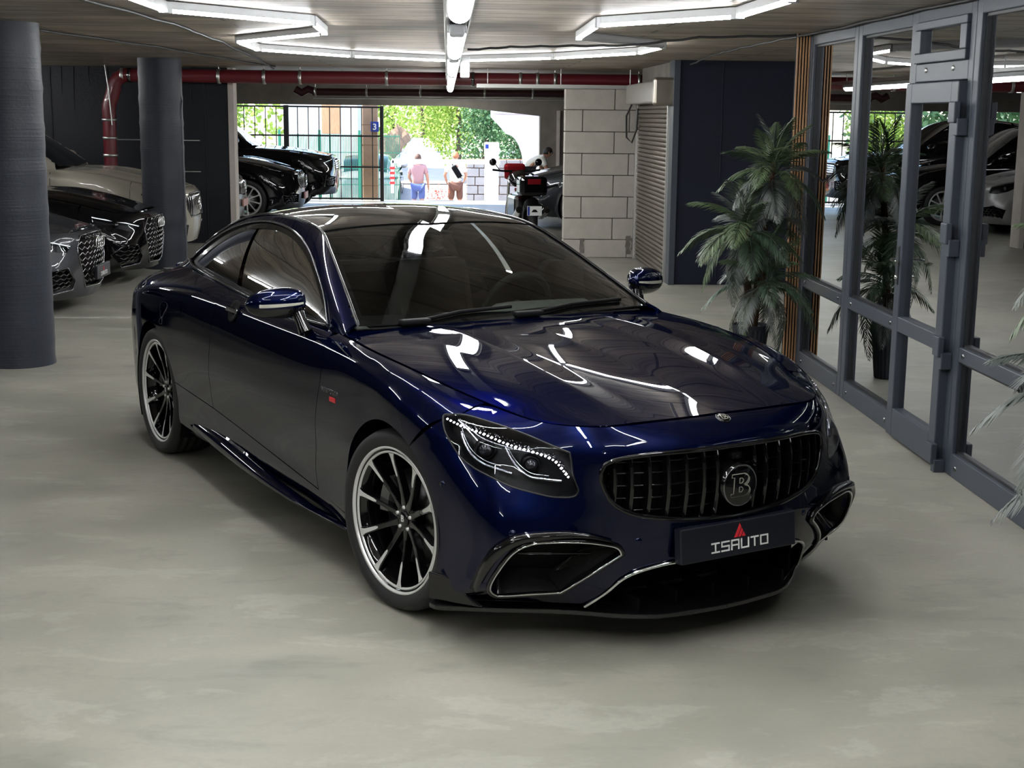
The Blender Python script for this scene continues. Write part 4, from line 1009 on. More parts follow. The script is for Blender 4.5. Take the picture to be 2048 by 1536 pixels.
# side intakes: frame, lips, vane, dark duct
for sg in (1, -1):
    L = IN_HOLE if sg == 1 else IN_L
    panel('intake_duct', SAF, CYL, L, M['black'], car, h=.06, off=-.10, flange=0, gap=-.02)
    P0 = np.array(on_surf(SAF, CYL, L, .0)); P1 = np.array(on_surf(SAF, CYL, L, -.10))
    MB().ribbon(list(P0), list(P1), True, True).obj('intake_wall', M['carbon'], car)
    c = P0.mean(0)
    lip = [tuple(c + (p - c) * 1.025 + np.array((.006, 0, 0))) for p in P0]; MB().tube(lip, .0095, 8, closed=True).obj('intake_lip', M['gloss_black'], car)
    lip2 = [tuple(c + (p - c) * 1.0 + np.array((.012, sg * .003, 0))) for p in P0]; MB().tube(lip2, .004, 6, closed=True).obj('intake_edge', M['chrome'], car)
    wing = [tuple(np.array(p) + np.array((.012, sg * .006, 0))) for p in on_surf(SAF, CYL, [(q[0], q[1] * sg, q[2]) for q in [(.567, .861, .239), (.639, .848, .35), (.688, .819, .418), (.724, .77, .453), (.76, .703, .465), (.825, .563, .465), (.858, .473, .439)]], .004)]
    wc = curve(wing, 36); rings = []
    for i, q in enumerate(wc):
        w_ = .030 * math.sin(math.pi * (i + 2) / 40) + .004; d = np.array((0, sg * .4, .6)); d = d / np.linalg.norm(d)
        rings.append([tuple(q - np.array((.03, 0, 0)) + d * w_ * .5), tuple(q + d * w_ * .4), tuple(q + np.array((.014, 0, 0)) - d * w_ * .3), tuple(q - d * w_ * .6), tuple(q - np.array((.04, 0, 0)) - d * w_ * .5)])
    loft(MB(), rings, True).obj('intake_brow', M['gloss_black'], car)
    MB().tube([tuple(p) for p in on_surf(SAF, CYL, [(.70, sg * .76, .37), (.80, sg * .60, .36), (.85, sg * .49, .36)], -.06)], .005, 6).obj('intake_bar', M['gloss_black'], car)
    V = on_surf(SAF, CYL, [(.864, sg * .448, .40), (.725, sg * .603, .236)], -.004) + on_surf(SAF, CYL, [(.725, sg * .66, .232), (.84, sg * .51, .42)], -.075)
    MB().add([tuple(v) for v in V], [(0, 1, 2, 3)]).obj('intake_vane', M['carbon'], car, solid=.006)
    lo = curve([(p[0] + .006, p[1] * sg, p[2] - .006) for p in [(.735, .505, .172)] + LOW[1:5]], 30)
    MB().tube([tuple(p) for p in lo], .007, 8).obj('lower_lip', M['chrome'], car)
    # parking sensors
    for q in ((.413, .91, .595), (.707, .79, .469), (.89, .384, .431)):
        p, n = SAF.cast(*CYL.ray(CYL.to2((q[0], q[1] * sg, q[2])))); e1 = Vector((0, 0, 1)).cross(Vector(n)).normalized(); Mx = frame_matrix(p, e1, Vector(n).cross(e1))
        MB().lathe([(0, .003), (.010, .003), (.013, .0), (.014, -.002)], 20, 'z', M=Mx).obj('parking_sensor', M['navy'], car)
# lower grille and carbon splitter
MB().box(.60, -.46, .16, .64, .46, .40).box(.46, -.74, .17, .50, .74, .80).box(.60, .455, .148, .742, .468, .35).box(.60, -.468, .148, .742, -.455, .35).obj('lower_duct_baffles', M['black'], car)  # duct back wall, plus added inner boxes that block stray light on the splitter
for y in (-.34, -.17, 0, .17, .34): MB().box(.66, y - .004, .147, .84, y + .004, .20).obj('splitter_strut', M['black'], car)
SPL = [(.925, 0), (.915, .15), (.885, .30), (.80, .43), (.735, .50), (.66, .60), (.58, .74), (.50, .86), (.435, .95), (.40, .955)]
sc_ = curve([(a, b, 0) for a, b in SPL], 46); outl = [(p[0], p[1]) for p in sc_] + [(.36, .90), (.45, .80), (.55, .62), (.62, .42), (.64, 0)]
for sg in (1, -1):
    P = [(a, b * sg) for a, b in outl]; lift = lambda y: .022 * max(0, (abs(y) - .5)) ** 1.2
    n = len(P); V = [(a, b, .128 + lift(b)) for a, b in P] + [(a, b, .146 + lift(b)) for a, b in P]
    MB().add(V, [tuple(range(n)), tuple(range(2 * n - 1, n - 1, -1))] + [(i, n + i, n + (i + 1) % n, (i + 1) % n) for i in range(n)]).obj('front_splitter', M['carbon'], car, bevel=.003)
    w_ = [(.40, .17), (.56, .165), (.52, .20), (.478, .255), (.40, .272)]
    MB().add([(a, sg * (.958 - (a - .40) * .75), z) for a, z in w_] + [(a, sg * (.94 - (a - .40) * .75), z) for a, z in w_], [(0, 1, 2, 3, 4), (9, 8, 7, 6, 5)] + [(i, 5 + i, 5 + (i + 1) % 5, (i + 1) % 5) for i in range(5)]).obj('splitter_winglet', M['carbon'], car, bevel=.003)
# headlamps
DRL = curve([(.361, .868, .826), (.434, .839, .808), (.508, .799, .793), (.582, .76, .771), (.645, .716, .752), (.701, .668, .733), (.734, .637, .712), (.755, .62, .686), (.771, .607, .663)], 34)
hl = segs(HL_top, HL_in, HL_bot, HL_end, n=6)
for sg in (1, -1):
    H = [(p[0], p[1] * sg, p[2]) for p in hl]
    lens = panel('headlamp', SAF, CYL, H, M['lens'], car, h=.03, flange=0, gap=.003, off=.001)[0]
    lens['label'] = 'clear headlamp with a row of lit white crystals'
    panel('lamp_back', SAF, CYL, H, M['lamp_dark'], lens, h=.04, off=-.075, flange=0, gap=-.01)
    P0 = list(on_surf(SAF, CYL, H, -.002)); P1 = list(on_surf(SAF, CYL, H, -.078)); MB().ribbon(P0, P1, True, True).obj('lamp_wall', M['lamp_dark'], lens)
    MB().tube([tuple(p) for p in P0], .0035, 6, closed=True).obj('lamp_seal', M['rubber2'], lens)
    def S_(L, off): return [tuple(p) for p in on_surf(SAF, CYL, [(q[0], q[1] * sg, q[2]) for q in L], off)]
    b1 = S_(curve([(.433, .852, .793), (.459, .858, .76), (.495, .852, .721), (.548, .831, .694), (.612, .787, .679), (.642, .76, .67)], 24), -.022)
    b2 = S_(curve([(.595, .761, .756), (.621, .756, .719), (.656, .736, .683), (.688, .71, .66), (.717, .677, .654), (.759, .627, .648)], 24), -.022)
    for bz in (b1, b2):
        MB().tube(bz, .006, 8).obj('lamp_bezel', M['lamp_chrome'], lens)
        MB().tube([(x - .012, y - sg * .010, z + .010) for x, y, z in bz[:-4]], .0025, 6).obj('lamp_bezel_edge', M['lamp_chrome'], lens)
    tl = S_(curve([(.396, .838, .828), (.449, .827, .809), (.499, .814, .785), (.581, .77, .761), (.668, .699, .742), (.713, .655, .734)], 24), -.018)
    MB().tube(tl, .003, 6).obj('lamp_ridge', M['lamp_chrome'], lens)
    for q, rr_ in (((.525, .815, .742), .034), ((.665, .70, .70), .030)):
        c = Vector(S_([q], -.05)[0]); Mx = frame_matrix(c, (0, 1, 0), (0, 0, 1)) if sg == 1 else frame_matrix(c, (0, 1, 0), (0, 0, 1))
        Mx = Mx @ Matrix.Rotation(R(-25 * -sg), 4, 'Y')
        MB().lathe([(0, .020), (rr_ * .5, .016), (rr_ * .8, .006), (rr_ * .85, -.01)], 24, 'z', M=Mx).obj('projector_lens', M['lens_dark'], lens)
        MB().lathe([(rr_ * .87, .008), (rr_ * 1.0, .010), (rr_ * 1.12, -.006), (rr_ * 1.15, -.03)], 24, 'z', M=Mx).obj('projector_ring', M['lamp_dark'], lens)
    led = S_(DRL, -.016); rnd = random.Random(5)
    mb = MB(); mc = MB()
    for k, q in enumerate(led):
        r_ = .0042 if k % 2 else .0055
        if k < 4: r_ = .0045
        mb.add([(q[0] + a * r_ * 1.3, q[1] + b * r_ * 1.3, q[2] + c * r_) for a, b, c in ((1, 0, 0), (-1, 0, 0), (0, 1, 0), (0, -1, 0), (0, 0, 1), (0, 0, -1))], [(0, 2, 4), (2, 1, 4), (1, 3, 4), (3, 0, 4), (2, 0, 5), (1, 2, 5), (3, 1, 5), (0, 3, 5)])
    led_o = mb.obj('led_crystals', M['led'], lens); led_o['kind'] = 'stuff'
    for k in range(70):
        q = led[rnd.randrange(4, 33)]; r_ = rnd.uniform(.0018, .0032); d = rnd.uniform(.006, .022); q = (q[0] + rnd.uniform(-.01, .012), q[1], q[2] + d)
        mc.add([(q[0] + a * r_, q[1] + b * r_, q[2] + c * r_) for a, b, c in ((1, 0, 0), (-1, 0, 0), (0, 1, 0), (0, -1, 0), (0, 0, 1), (0, 0, -1))], [(0, 2, 4), (2, 1, 4), (1, 3, 4), (3, 0, 4), (2, 0, 5), (1, 2, 5), (3, 1, 5), (0, 3, 5)])
    mc.obj('crystal_specks', M['crystal'], lens)['kind'] = 'stuff'
# mirrors
for sg in (1, -1):
    c = np.array((-.955, .985 * sg, 1.09)); rings = []
    ys = np.linspace(-1, 1, 19)
    for t in ys:
        e = (1 - abs(t) ** 2.6) ** .5 if abs(t) < 1 else 0.02; out = .5 + .5 * t
        hx = .070 * e * (1.0 - .30 * out) + .002; hz = .072 * e * (1 - .22 * out) + .002
        rings.append([(c[0] + .02 * (1 - out) - .05 * out + hx * math.copysign(abs(math.cos(a)) ** .8, math.cos(a)), c[1] + sg * .125 * t, c[2] + .004 - .012 * out + hz * math.copysign(abs(math.sin(a)) ** .8, math.sin(a))) for a in np.linspace(0, 2 * math.pi, 28, endpoint=False)])
    full_ = np.array(rings); lo_ = 16  # indices 0..14 upper, the rest lower
    up = full_[:, list(range(-1, 16))]; dn = full_[:, list(range(15, 28))]
    mo = MB().gridmesh(up).obj('mirror_shell', M['navy'], car); MB().gridmesh(dn).obj('mirror_underside', M['gloss_black'], mo)
    mid = full_[2:-3, 0]; mid2 = full_[2:-3, 26]; tt = np.linspace(1, .35, len(mid))[:, None]; ind = np.stack([mid + np.array((.003, 0, .004)), mid + (mid2 - mid) * .38 * tt[::-1] + np.array((.004, 0, -.001))], 1)
    MB().gridmesh(ind).obj('mirror_indicator', M['indicator'], mo)
    MB().tube([(-.93, .905 * sg, 1.055), (-.90, .895 * sg, 1.01), (-.875, .885 * sg, .965)], [.030, .026, .032], 12).obj('mirror_stalk', M['gloss_black'], mo)
    MB().bevbox(-1.008, .91 * sg, 1.045, -1.005, 1.05 * sg, 1.13, .0005).obj('mirror_glass', M['dark_chrome'], mo)
    # door handle in its round recess
    p = np.array(sidept(-1.735, .955)); 
    p, n = SA.cast((-1.735, 5, .955), (0, -1, 0)); nv = Vector((n[0], n[1] * sg, n[2])); e1 = Vector((-sg, 0, 0)); e1 = (e1 - nv * e1.dot(nv)).normalized(); Mh = frame_matrix((p[0], p[1] * sg, p[2]), e1, nv.cross(e1))
    dh = MB().lathe([(0, -.004), (.040, .001), (.052, .004), (.056, .0)], 28, 'z', M=Mh).obj('handle_recess', M['black'], car)
    MB().bevbox(-.07, -.013, .004, .07, .013, .020, .010, Mh).obj('door_handle', M['dark_chrome'], dh)
    # fender script and red badge
    p = np.array(sidept(-.55, .765)); Mt = frame_matrix((p[0], (p[1] + .002) * sg, p[2]), (sg * -1, 0, 0), (0, 0, 1))
    text_obj('fender_script', 'V8 BITURBO', .030, .001, M['dark_chrome'], car, Mt)
    p = np.array(sidept(-.515, .738)); MB().bevbox(-.030, -.010, 0, .030, .010, .003, .001, frame_matrix((p[0], p[1] * sg, p[2]), (sg * -1, 0, 0), (0, 0, 1))).obj('red_fender_badge', M['red_print'], car)
# wipers and cowl
cw = curve([(-.615, -.70, 1.005), (-.60, -.35, 1.008), (-.585, 0, 1.010), (-.60, .35, 1.008), (-.615, .70, 1.005)], 24); MB().ribbon([tuple(p + np.array((.0, 0, -.004))) for p in cw], [tuple(p + np.array((-.10, 0, .012))) for p in cw]).obj('cowl', M['black'], car)
for y0, y1, x1 in ((-.52, .02, -.02), (.05, .62, .0)):
    MB().tube([(-.60, y0, 1.02), (-.65, (y0 + y1) / 2, 1.045), (-.67, y1, 1.05)], .009, 6).obj('wiper_blade', M['black'], car)
    MB().bevbox(-.625, y0 - .05, 1.012, -.575, y0 + .09, 1.036, .008).obj('wiper_arm', M['black'], car)
# running gear
for (x, y, rz, steer) in ((0, -.792, 0, 7.5), (0, .792, 180, 7.5), (-2.945, -.80, 0, 0), (-2.945, .80, 180, 0)):
    w = make_wheel(car, (x, y, .3565), R(rz + steer))
    sg = 1 if y > 0 else -1
    th = np.linspace(R(-30), R(210), 25); rl_ = .405
    P = [(x + rl_ * math.cos(a), sg * .915, .355 + rl_ * math.sin(a)) for a in th]; Q = [(a, sg * .52, b) for a, _, b in P]
    MB().ribbon(P, Q).add(Q, [tuple(range(len(Q)))]).obj('wheel_liner', M['black'], car)
MB().box(-3.9, -.52, .17, .58, .52, .20).box(-2.50, -.82, .17, -.45, .82, .20).obj('underbody', M['black'], car)
# cabin
MB().box(-3.3, -.74, .35, -.75, .74, .40).box(-3.35, -.74, .35, -3.28, .74, 1.0).box(-.62, -.78, .4, -.58, .78, .97).obj('cabin_tub', M['cabin'], car)
dg = []
for x, z in ((-.66, .985), (-.78, 1.005), (-.95, 1.0), (-1.08, .975), (-1.14, .91), (-1.15, .75)):
    dg.append([(x + (.02 if x > -.8 else 0) * (y * y), y, z + (.03 if x < -.85 and .15 < y < .6 else 0) - .02 * y * y) for y in np.linspace(-.72, .72, 25)])
MB().gridmesh(np.array(dg)).obj('dashboard', M['dash'], car)
MB().tube([(-1.20 + .06 * math.sin(a), .37 + .185 * math.cos(a), .955 + .175 * math.sin(a)) for a in np.linspace(0, 2 * math.pi, 36, endpoint=False)], .016, 8, closed=True).obj('steering_wheel', M['cabin'], car)
MB().tube([(-1.18, .37, .955), (-1.19, .20, .955)], .014, 6).tube([(-1.18, .37, .955), (-1.19, .54, .955)], .014, 6).tube([(-1.12, .37, .95), (-1.2, .37, .955)], .045, 12).obj('steering_spokes', M['cabin'], car)
for y in (-.37, .37):
    st_ = MB().bevbox(-2.02, y - .25, .42, -1.50, y + .25, .62, .06).obj('front_seat', M['seat'], car)
    Mb = Matrix.Translation((-2.02, y, .58)) @ Matrix.Rotation(R(-18), 4, 'Y')
    MB().bevbox(-.09, -.24, 0, .09, .24, .56, .06, Mb).obj('seat_back', M['seat'], st_)
    MB().bevbox(-.06, -.13, .60, .06, .13, .76, .04, Mb).obj('head_rest', M['seat'], st_)
    MB().tube([tuple(Mb @ Vector((0, -.05, .52))), tuple(Mb @ Vector((0, -.05, .64)))], .008, 6).tube([tuple(Mb @ Vector((0, .05, .52))), tuple(Mb @ Vector((0, .05, .64)))], .008, 6).obj('head_rest_rods', M['chrome'], st_)
MB().bevbox(-2.95, -.6, .45, -2.75, .6, 1.05, .06).obj('rear_seat', M['seat'], car)
MB().bevbox(-1.50, -.11, 1.285, -1.46, .11, 1.345, .015).obj('rear_view_mirror', M['cabin'], car)
MB().bevbox(-1.47, -.10, 1.31, -1.36, .10, 1.335, .01).obj('sensor_housing', M['cabin'], car)
# ------------------------------------------------------------------ other parked cars, shaped from the same master surfaces
def az(a, z): return np.array((-.1 + math.cos(R(a)), math.sin(R(a)), z))
def parked_car(name, loc, rz, label, mat, group='cars parked along the left side', zb=None, roofz=(1.0, 1.42), square=.12, wide=1.0, xroof=0.0, front=None, wheel=None, lamp='slim', plate=False, Rt=.37, emblem=None, trimlow=None, boxy=0.0):
    root = empty(name, loc, rz, label, 'car', group)
    zs, zt = zb
    def tb(G):
        G = G.copy(); x, y, z = G[..., 0].copy(), G[..., 1], G[..., 2]
        k = np.clip((x - .1) / .8, 0, 1); G[..., 0] = x + square * (np.abs(y) / .9) ** 2 * k * (1 - .35 * np.clip((z - .6) / .3, 0, 1))
        k2 = np.clip((-3.3 - x) / .7, 0, 1); G[..., 0] -= .15 * (np.abs(y) / .8) ** 2 * k2
        G[..., 2] = np.interp(z, zs, zt); G[..., 1] = y * wide
        return G
    def tr_(G):
        G = G.copy(); z = G[..., 2]; f = np.clip((z - 1.0) / .42, -.2, 1.1)
        G[..., 2] = roofz[0] + f * (roofz[1] - roofz[0]); G[..., 1] *= wide * (1 + .12 * boxy * np.clip(f, 0, 1))
        back = np.clip((-1.6 - G[..., 0]) / 1.9, 0, 1); G[..., 0] += xroof * np.clip(f, 0, 1) - boxy * .55 * back * np.clip(f, 0, 1)
        G[..., 2] += boxy * (roofz[1] - roofz[0]) * .42 * np.clip((-2.0 - G[..., 0]) / 1.2, 0, 1) * np.clip(f * 1.6, 0, 1) * (1 - np.clip(f, 0, 1)) * 1.5
        return G
    A = tb(belt(150, 56)); F = np.concatenate([mirr(A)[::-1], A[1:]], axis=0); S1 = Surf(A); S2 = Surf(F)
    r8 = A[:, -1]; r0 = A[:, 0]; o8 = np.argsort(r8[:, 0]); o0 = np.argsort(r0[:, 0])
    top = lambda x: (x, np.interp(x, r8[o8, 0], r8[o8, 1]), np.interp(x, r8[o8, 0], r8[o8, 2]))
    bot = lambda x: (x, np.interp(x, r0[o0, 0], r0[o0, 1]), np.interp(x, r0[o0, 0], r0[o0, 2]) + .006)
    sp = lambda x, z: tuple(S1.cast((x, 5, z), (0, -1, 0))[0])
    arcR = Rt + .04; z0 = Rt
    ap = lambda cx, a0, a1, n: [sp(cx + arcR * math.cos(R(a)), z0 + arcR * math.sin(R(a))) for a in np.linspace(a0, a1, n)]
    H = tb(hood(26, 40)); gridpanel('bonnet', H[:-1, 1:-1], mat, root, 0, .02)
    xb = .27; ab = math.degrees(math.acos(xb / arcR)); FBp = sp(xb, z0 + arcR * math.sin(R(ab)))
    side_top = [sp(xb, z) for z in np.linspace(FBp[2], top(xb)[2] - .05, 5)]
    fr = [tuple(p) for p in r8[r8[:, 0] > xb]][::3]
    half = [np.array(p) for p in fr] + [np.array(top(xb))] + [np.array(p) for p in side_top[::-1]] + [np.array(p) for p in ap(0, ab, -32, 12)] + [np.array(bot(x)) for x in np.linspace(arcR * .86 + .03, r0[0, 0] - .02, 8)] + [np.array((r0[0, 0], 0, r0[0, 2] + .006))]
    half[0] = np.array((half[0][0], 0, half[0][2]))
    full = half + [p * np.array((1, -1, 1)) for p in half[-2:0:-1]]
    holes = []; named = {}
    for k, pts in front.items():
        P = [az(*q) for q in pts]
        if k == 'grille': L = [P + [p * np.array((1, -1, 1)) for p in P[::-1] if p[1] > 1e-4]]
        else: L = [P, [p * np.array((1, -1, 1)) for p in P]]
        named[k] = L; holes += L
    panel('front_bumper', S2, CYL, full, mat, root, holes=holes, h=.06, flange=.03)
    for k, L in named.items():
        for q in L:
            if k == 'lamp':
                ln = panel('headlamp', S2, CYL, q, M['lens'], root, h=.06, flange=0, gap=.003)[0]
                panel('lamp_back', S2, CYL, q, M['lamp_dark'], ln, h=.06, off=-.05, flange=0, gap=-.01)
                P = [tuple(p) for p in on_surf(S2, CYL, [q[i] for i in range(len(q) // 2 + 1)], -.012)]
                MB().tube(P, .007, 6).obj('lamp_strip', M['lamp_chrome'] if lamp != 'lit' else M['drl_dim'], ln)
                c = np.mean(q, axis=0); cc = on_surf(S2, CYL, [c], -.02)[0]; MB().lathe([(0, .02), (.022, .014), (.032, -.01)], 16, 'x', tuple(cc)).obj('lamp_eye', M['lens_dark'], ln)
            else:
                panel(k + '_back', S2, CYL, q, M['black'], root, h=.08, off=-.07, flange=0, gap=-.015)
                P = [tuple(p) for p in on_surf(S2, CYL, q, .002)]
                MB().tube(P, .010 if k == 'grille' else .007, 6, closed=True).obj(k + '_frame', trimlow or M['dark_chrome'], root)
                a2 = [np.array(CYL.to2(p)) for p in q]
                pa = np.array(a2); lo, hi = pa.min(0), pa.max(0)
                style = wheel.get('mesh', 'hex')
                if style == 'hex' or k != 'grille':
                    mb = MB(); c = .088 if k == 'grille' else .07
                    for i in range(int((hi[0] - lo[0]) / c) + 2):
                        for j in range(int((hi[1] - lo[1]) / (c * .6)) + 2):
                            u = lo[0] + i * c + (c / 2 if j % 2 else 0); v = lo[1] + j * c * .6
                            S = [(u - c / 2, v), (u, v + c * .30), (u + c / 2, v)]
                            ins = inside(np.array(S), a2)
                            for s0, s1, i0, i1 in ((S[0], S[1], ins[0], ins[1]), (S[1], S[2], ins[1], ins[2])):
                                if i0 and i1:
                                    p0, n0 = S2.cast(*CYL.ray(s0)); p1, n1 = S2.cast(*CYL.ray(s1)); mb.tube([p0 - n0 * .02, p1 - n1 * .02], .0075, 5, cap=False)
                    if mb.v: mb.obj(k + '_mesh', M['mesh_metal'] if k == 'grille' else M['gloss_black'], root)['kind'] = 'stuff'
                elif style == 'slat':
                    for u in np.arange(lo[0] + .03, hi[0] - .01, .058):
                        zz = [v for v in np.linspace(lo[1], hi[1], 24) if inside(np.array([(u, v)]), a2)[0]]
                        if len(zz) > 3: MB().tube([tuple(S2.cast(*CYL.ray((u, v)))[0] - np.array((.02, 0, 0))) for v in zz[::3] + [zz[-1]]], .009, 6).obj('grille_slat', M['chrome'], root)
                else:
                    for v in np.linspace(lo[1] + .05, hi[1] - .05, 4):
                        uu = [u for u in np.linspace(lo[0], hi[0], 30) if inside(np.array([(u, v)]), a2)[0]]
                        if len(uu) > 3: MB().tube([tuple(S2.cast(*CYL.ray((u, v)))[0] - np.array((.005, 0, 0))) for u in uu[::3] + [uu[-1]]], .020, 8).obj('grille_bar', M['chrome'], root)
    # sides with both wheel arches
    ix = int(np.argmin(np.abs(A[:, 28, 0] + 3.62))); col = [tuple(p) for p in A[ix]]
    so = [top(x) for x in np.linspace(xb, col[-1][0], 26)] + col[-2:0:-6] + [col[0], bot(-3.30)] + ap(-2.945, 210, -30, 26) + [bot(x) for x in np.linspace(-2.945 + arcR * .87 + .03, -arcR * .87 - .03, 14)] + ap(0, 210, ab, 20) + side_top
    panel('body_side', S1, SIDE, [np.array(p) for p in so], mat, root, h=.07, flange=.02, mirror=True)
    for sg in (1, -1):
        for xd in (-.72, -1.62, -2.45):
            MB().tube([(p[0], p[1] * sg, p[2]) for p in [sp(xd, z) for z in np.linspace(zt[0] + .12, top(xd)[2] - .03, 10)]], .0035, 4).obj('door_seam', M['black'], root)
    gridpanel('rear_body', A[ix + 1:][::-1], mat, root, 0, 0)
    # greenhouse
    Rf = tr_(roof(70, 16)); Gs = glass_side(70, 18); e1 = Gs[:, -1].copy(); Gn = tr_(Gs)
    b8 = np.array([top(x) for x in Gs[:, 0, 0]]); base = tr_(Gs[:, :1])[:, 0]; fade = (1 - np.linspace(0, 1, 18))[None, :, None]; Gn = Gn + (b8 - base)[:, None, :] * fade
    Sg = Surf(Gn); rg = [Gn[i, -1] for i in range(1, 69)] + [Gn[-2, j] for j in range(16, 0, -3)] + [Gn[i, 0] for i in range(68, 0, -2)]
    def gp(u, v): i = u * 69; j = v * 17; return Gn[int(round(i)), int(round(j))]
    win = [gp(u, .86) for u in np.linspace(.20, .70, 14)] + [gp(.80, .62), gp(.84, .30), gp(.80, .10)] + [gp(u, .08) for u in np.linspace(.74, .17, 12)] + [gp(.165, .25)]
    PP = SideProj(20)
    panel('roof_pillars', Sg, PP, rg, mat, root, holes=[win], h=.06, gap=0, mirror=True)
    panel('side_window', Sg, PP, win, M['black_glass'], root, h=.07, off=-.01, flange=0, gap=-.004, mirror=True)
    cs_ = Rf[:, 0, 0] - 0; iw = 24; ir = 44
    gridpanel('windscreen', Rf[:iw], M['dark_ws'], root, -.002, 0); gridpanel('roof_panel', Rf[iw:ir], mat, root, 0, .01); gridpanel('rear_window', Rf[ir:], M['black_glass'], root, -.002, 0)
    tl = resample(r8[r8[:, 0] < -3.4], 12); rd = resample(Rf[-1][::-1], 12); t = np.linspace(0, 1, 6)[:, None, None]
    gridpanel('tail_lid', ((1 - t) * rd[None] + t * tl[None])[:, ::-1], mat, root, 0, 0)
    for sg in (1, -1):
        m_ = MB(); rings = []
        for q in np.linspace(-1, 1, 9):
            e = max(.05, (1 - abs(q) ** 2.5) ** .5); rings.append([(-.93 + .075 * e * math.cos(a), sg * (1.0 * wide + .11 * q), np.interp(.985, zs, zt) + .12 + .085 * e * math.sin(a)) for a in np.linspace(0, 2 * math.pi, 12, endpoint=False)])
        mo = loft(m_, rings, True).obj('door_mirror', mat, root)
        MB().tube([(-.93, sg * .93 * wide, np.interp(.985, zs, zt) + .08), (-.9, sg * .86 * wide, np.interp(.985, zs, zt) - .02)], .025, 8).obj('mirror_stalk', M['black'], mo)
    for (x, y, r_) in ((0, -.80 * wide, 0), (0, .80 * wide, 180), (-2.945, -.80 * wide, 0), (-2.945, .80 * wide, 180)):
        make_wheel(root, (x, y, Rt), R(r_), Rt=Rt, Rr=Rt * .76, width=.27, spokes=wheel.get('n', 10), insert=False, rim_mat=wheel.get('rim', M['gloss_black']), lip_mat=wheel.get('lip', M['alloy']), badge='', detail=False)
        sg = 1 if y > 0 else -1; th = np.linspace(R(-25), R(205), 15); rl_ = arcR + .012
        P = [(x + rl_ * math.cos(a), sg * .90 * wide, z0 + rl_ * math.sin(a)) for a in th]; Q = [(a, sg * .5, b) for a, _, b in P]
        MB().ribbon(P, Q).add(Q, [tuple(range(len(Q)))]).obj('wheel_liner', M['black'], root)
    MB().box(-3.85, -.5, zt[0] + .01, .5, .5, zt[0] + .04).box(-2.5, -.8, zt[0] + .01, -.45, .8, zt[0] + .04).obj('underbody', M['black'], root)
    if emblem:
        kind, ze, re = emblem; p, n = S2.cast((5, 0, ze), (-1, 0, 0))
        if kind == 'rings':
            e = None
            for k in range(4):
                c = (p[0] + .012, (k - 1.5) * re * 1.45, ze); o = MB().tube([(c[0], c[1] + re * math.cos(a), c[2] + re * math.sin(a)) for a in np.linspace(0, 2 * math.pi, 20, endpoint=False)], re * .16, 6, closed=True).obj('emblem_ring', M['chrome'], root)
        else:
            mb = MB().tube([(p[0] + .012, re * math.cos(a), ze + re * math.sin(a)) for a in np.linspace(0, 2 * math.pi, 28, endpoint=False)], re * .10, 6, closed=True)
            for k in range(3):
                a = R(90 + 120 * k); mb.tube([(p[0] + .012, 0, ze), (p[0] + .012, re * math.cos(a), ze + re * math.sin(a))], [re * .16, re * .05], 6)
            mb.obj('emblem', M['chrome'], root)
    if plate is True:
        p, n = S2.cast((5, 0, .40), (-1, 0, 0)); dealer_plate(root, (p[0] + .045, 0, .36), (0, 1, 0), (0, 0, 1), .52, .13, .03)
    elif plate:
        p, n = S2.cast((5, 0, plate[0]), (-1, 0, 0)); MB().bevbox(p[0] + .0, -.26, plate[0] - .06, p[0] + .03, .26, plate[0] + .06, .004).obj('number_plate', M[plate[1]], root)
    return root
M['matt_grey'] = mat_paint('dark_satin_grey_paint', (.050, .052, .058), .4, .4); M['black_paint'] = mat_paint('black_paint', (.004, .004, .005), .3, .3)
M['beige_paint'] = mat_paint('beige_metallic_paint', (.40, .37, .31), .25, .35); M['grey_paint'] = mat_paint('graphite_paint', (.03, .033, .038), .5, .4)
M['silver_paint'] = mat_paint('silver_paint', (.34, .34, .33), .4, .35)
M['mesh_metal'] = pbr('mesh_metal', (.30, .30, .31), .2, 1); M['drl_dim'] = mat_emit('daytime_strip', (.9, .95, 1), 1.6)
M['dark_ws'] = pbr('dark_windscreen', (.006, .007, .008), .03, coat=1); M['orange'] = pbr('amber_lens', (.7, .12, .01), .2); M['pale_plate'] = pbr('pale_red_plate', (.55, .30, .27), .5)
ZS = [.17, .50, .84, .985, 1.065]
AUDI = {'grille': [(0, .735), (22, .725), (27, .62), (25.5, .48), (19, .235), (0, .225)], 'lamp': [(31, .655), (40, .70), (52, .745), (60, .775), (60, .72), (51, .665), (40, .605), (34, .60)], 'intake': [(30, .24), (30, .33), (36, .46), (47, .44), (52, .36), (46, .22)]}
AUDI_LOW = {k: [(a, z + (.0 if k == 'grille' else -.01)) for a, z in v] for k, v in AUDI.items()}
NX = -3.24
parked_car('grey_sports_car', (NX - 1.115, 14.0, 0), 0, 'dark satin grey car with honeycomb grille and dealer plate, nearest on the left', M['matt_grey'], zb=(ZS, [.13, .46, .77, .97, 1.03]), roofz=(.98, 1.44), front=AUDI_LOW, wheel={'n': 10}, plate=True, emblem=('rings', .64, .050), trimlow=M['dark_chrome'], lamp='lit', Rt=.35)
parked_car('black_sports_suv', (NX - .985, 16.35, 0), 0, 'black sporty suv with honeycomb grille, second from the near pillar', M['black_paint'], zb=(ZS, [.16, .48, .80, 1.02, 1.08]), roofz=(1.03, 1.62), front=AUDI, wheel={'n': 10}, emblem=('rings', .66, .050), lamp='lit', square=.16, Rt=.38)
MERC = {'grille': [(0, .86), (20, .85), (27, .78), (26, .66), (20, .56), (0, .55)], 'lamp': [(32, .70), (33, .80), (45, .875), (58, .915), (61, .86), (50, .74), (40, .69)], 'intake': [(0.1 + 24, .30), (26, .46), (40, .50), (50, .44), (48, .30)]}
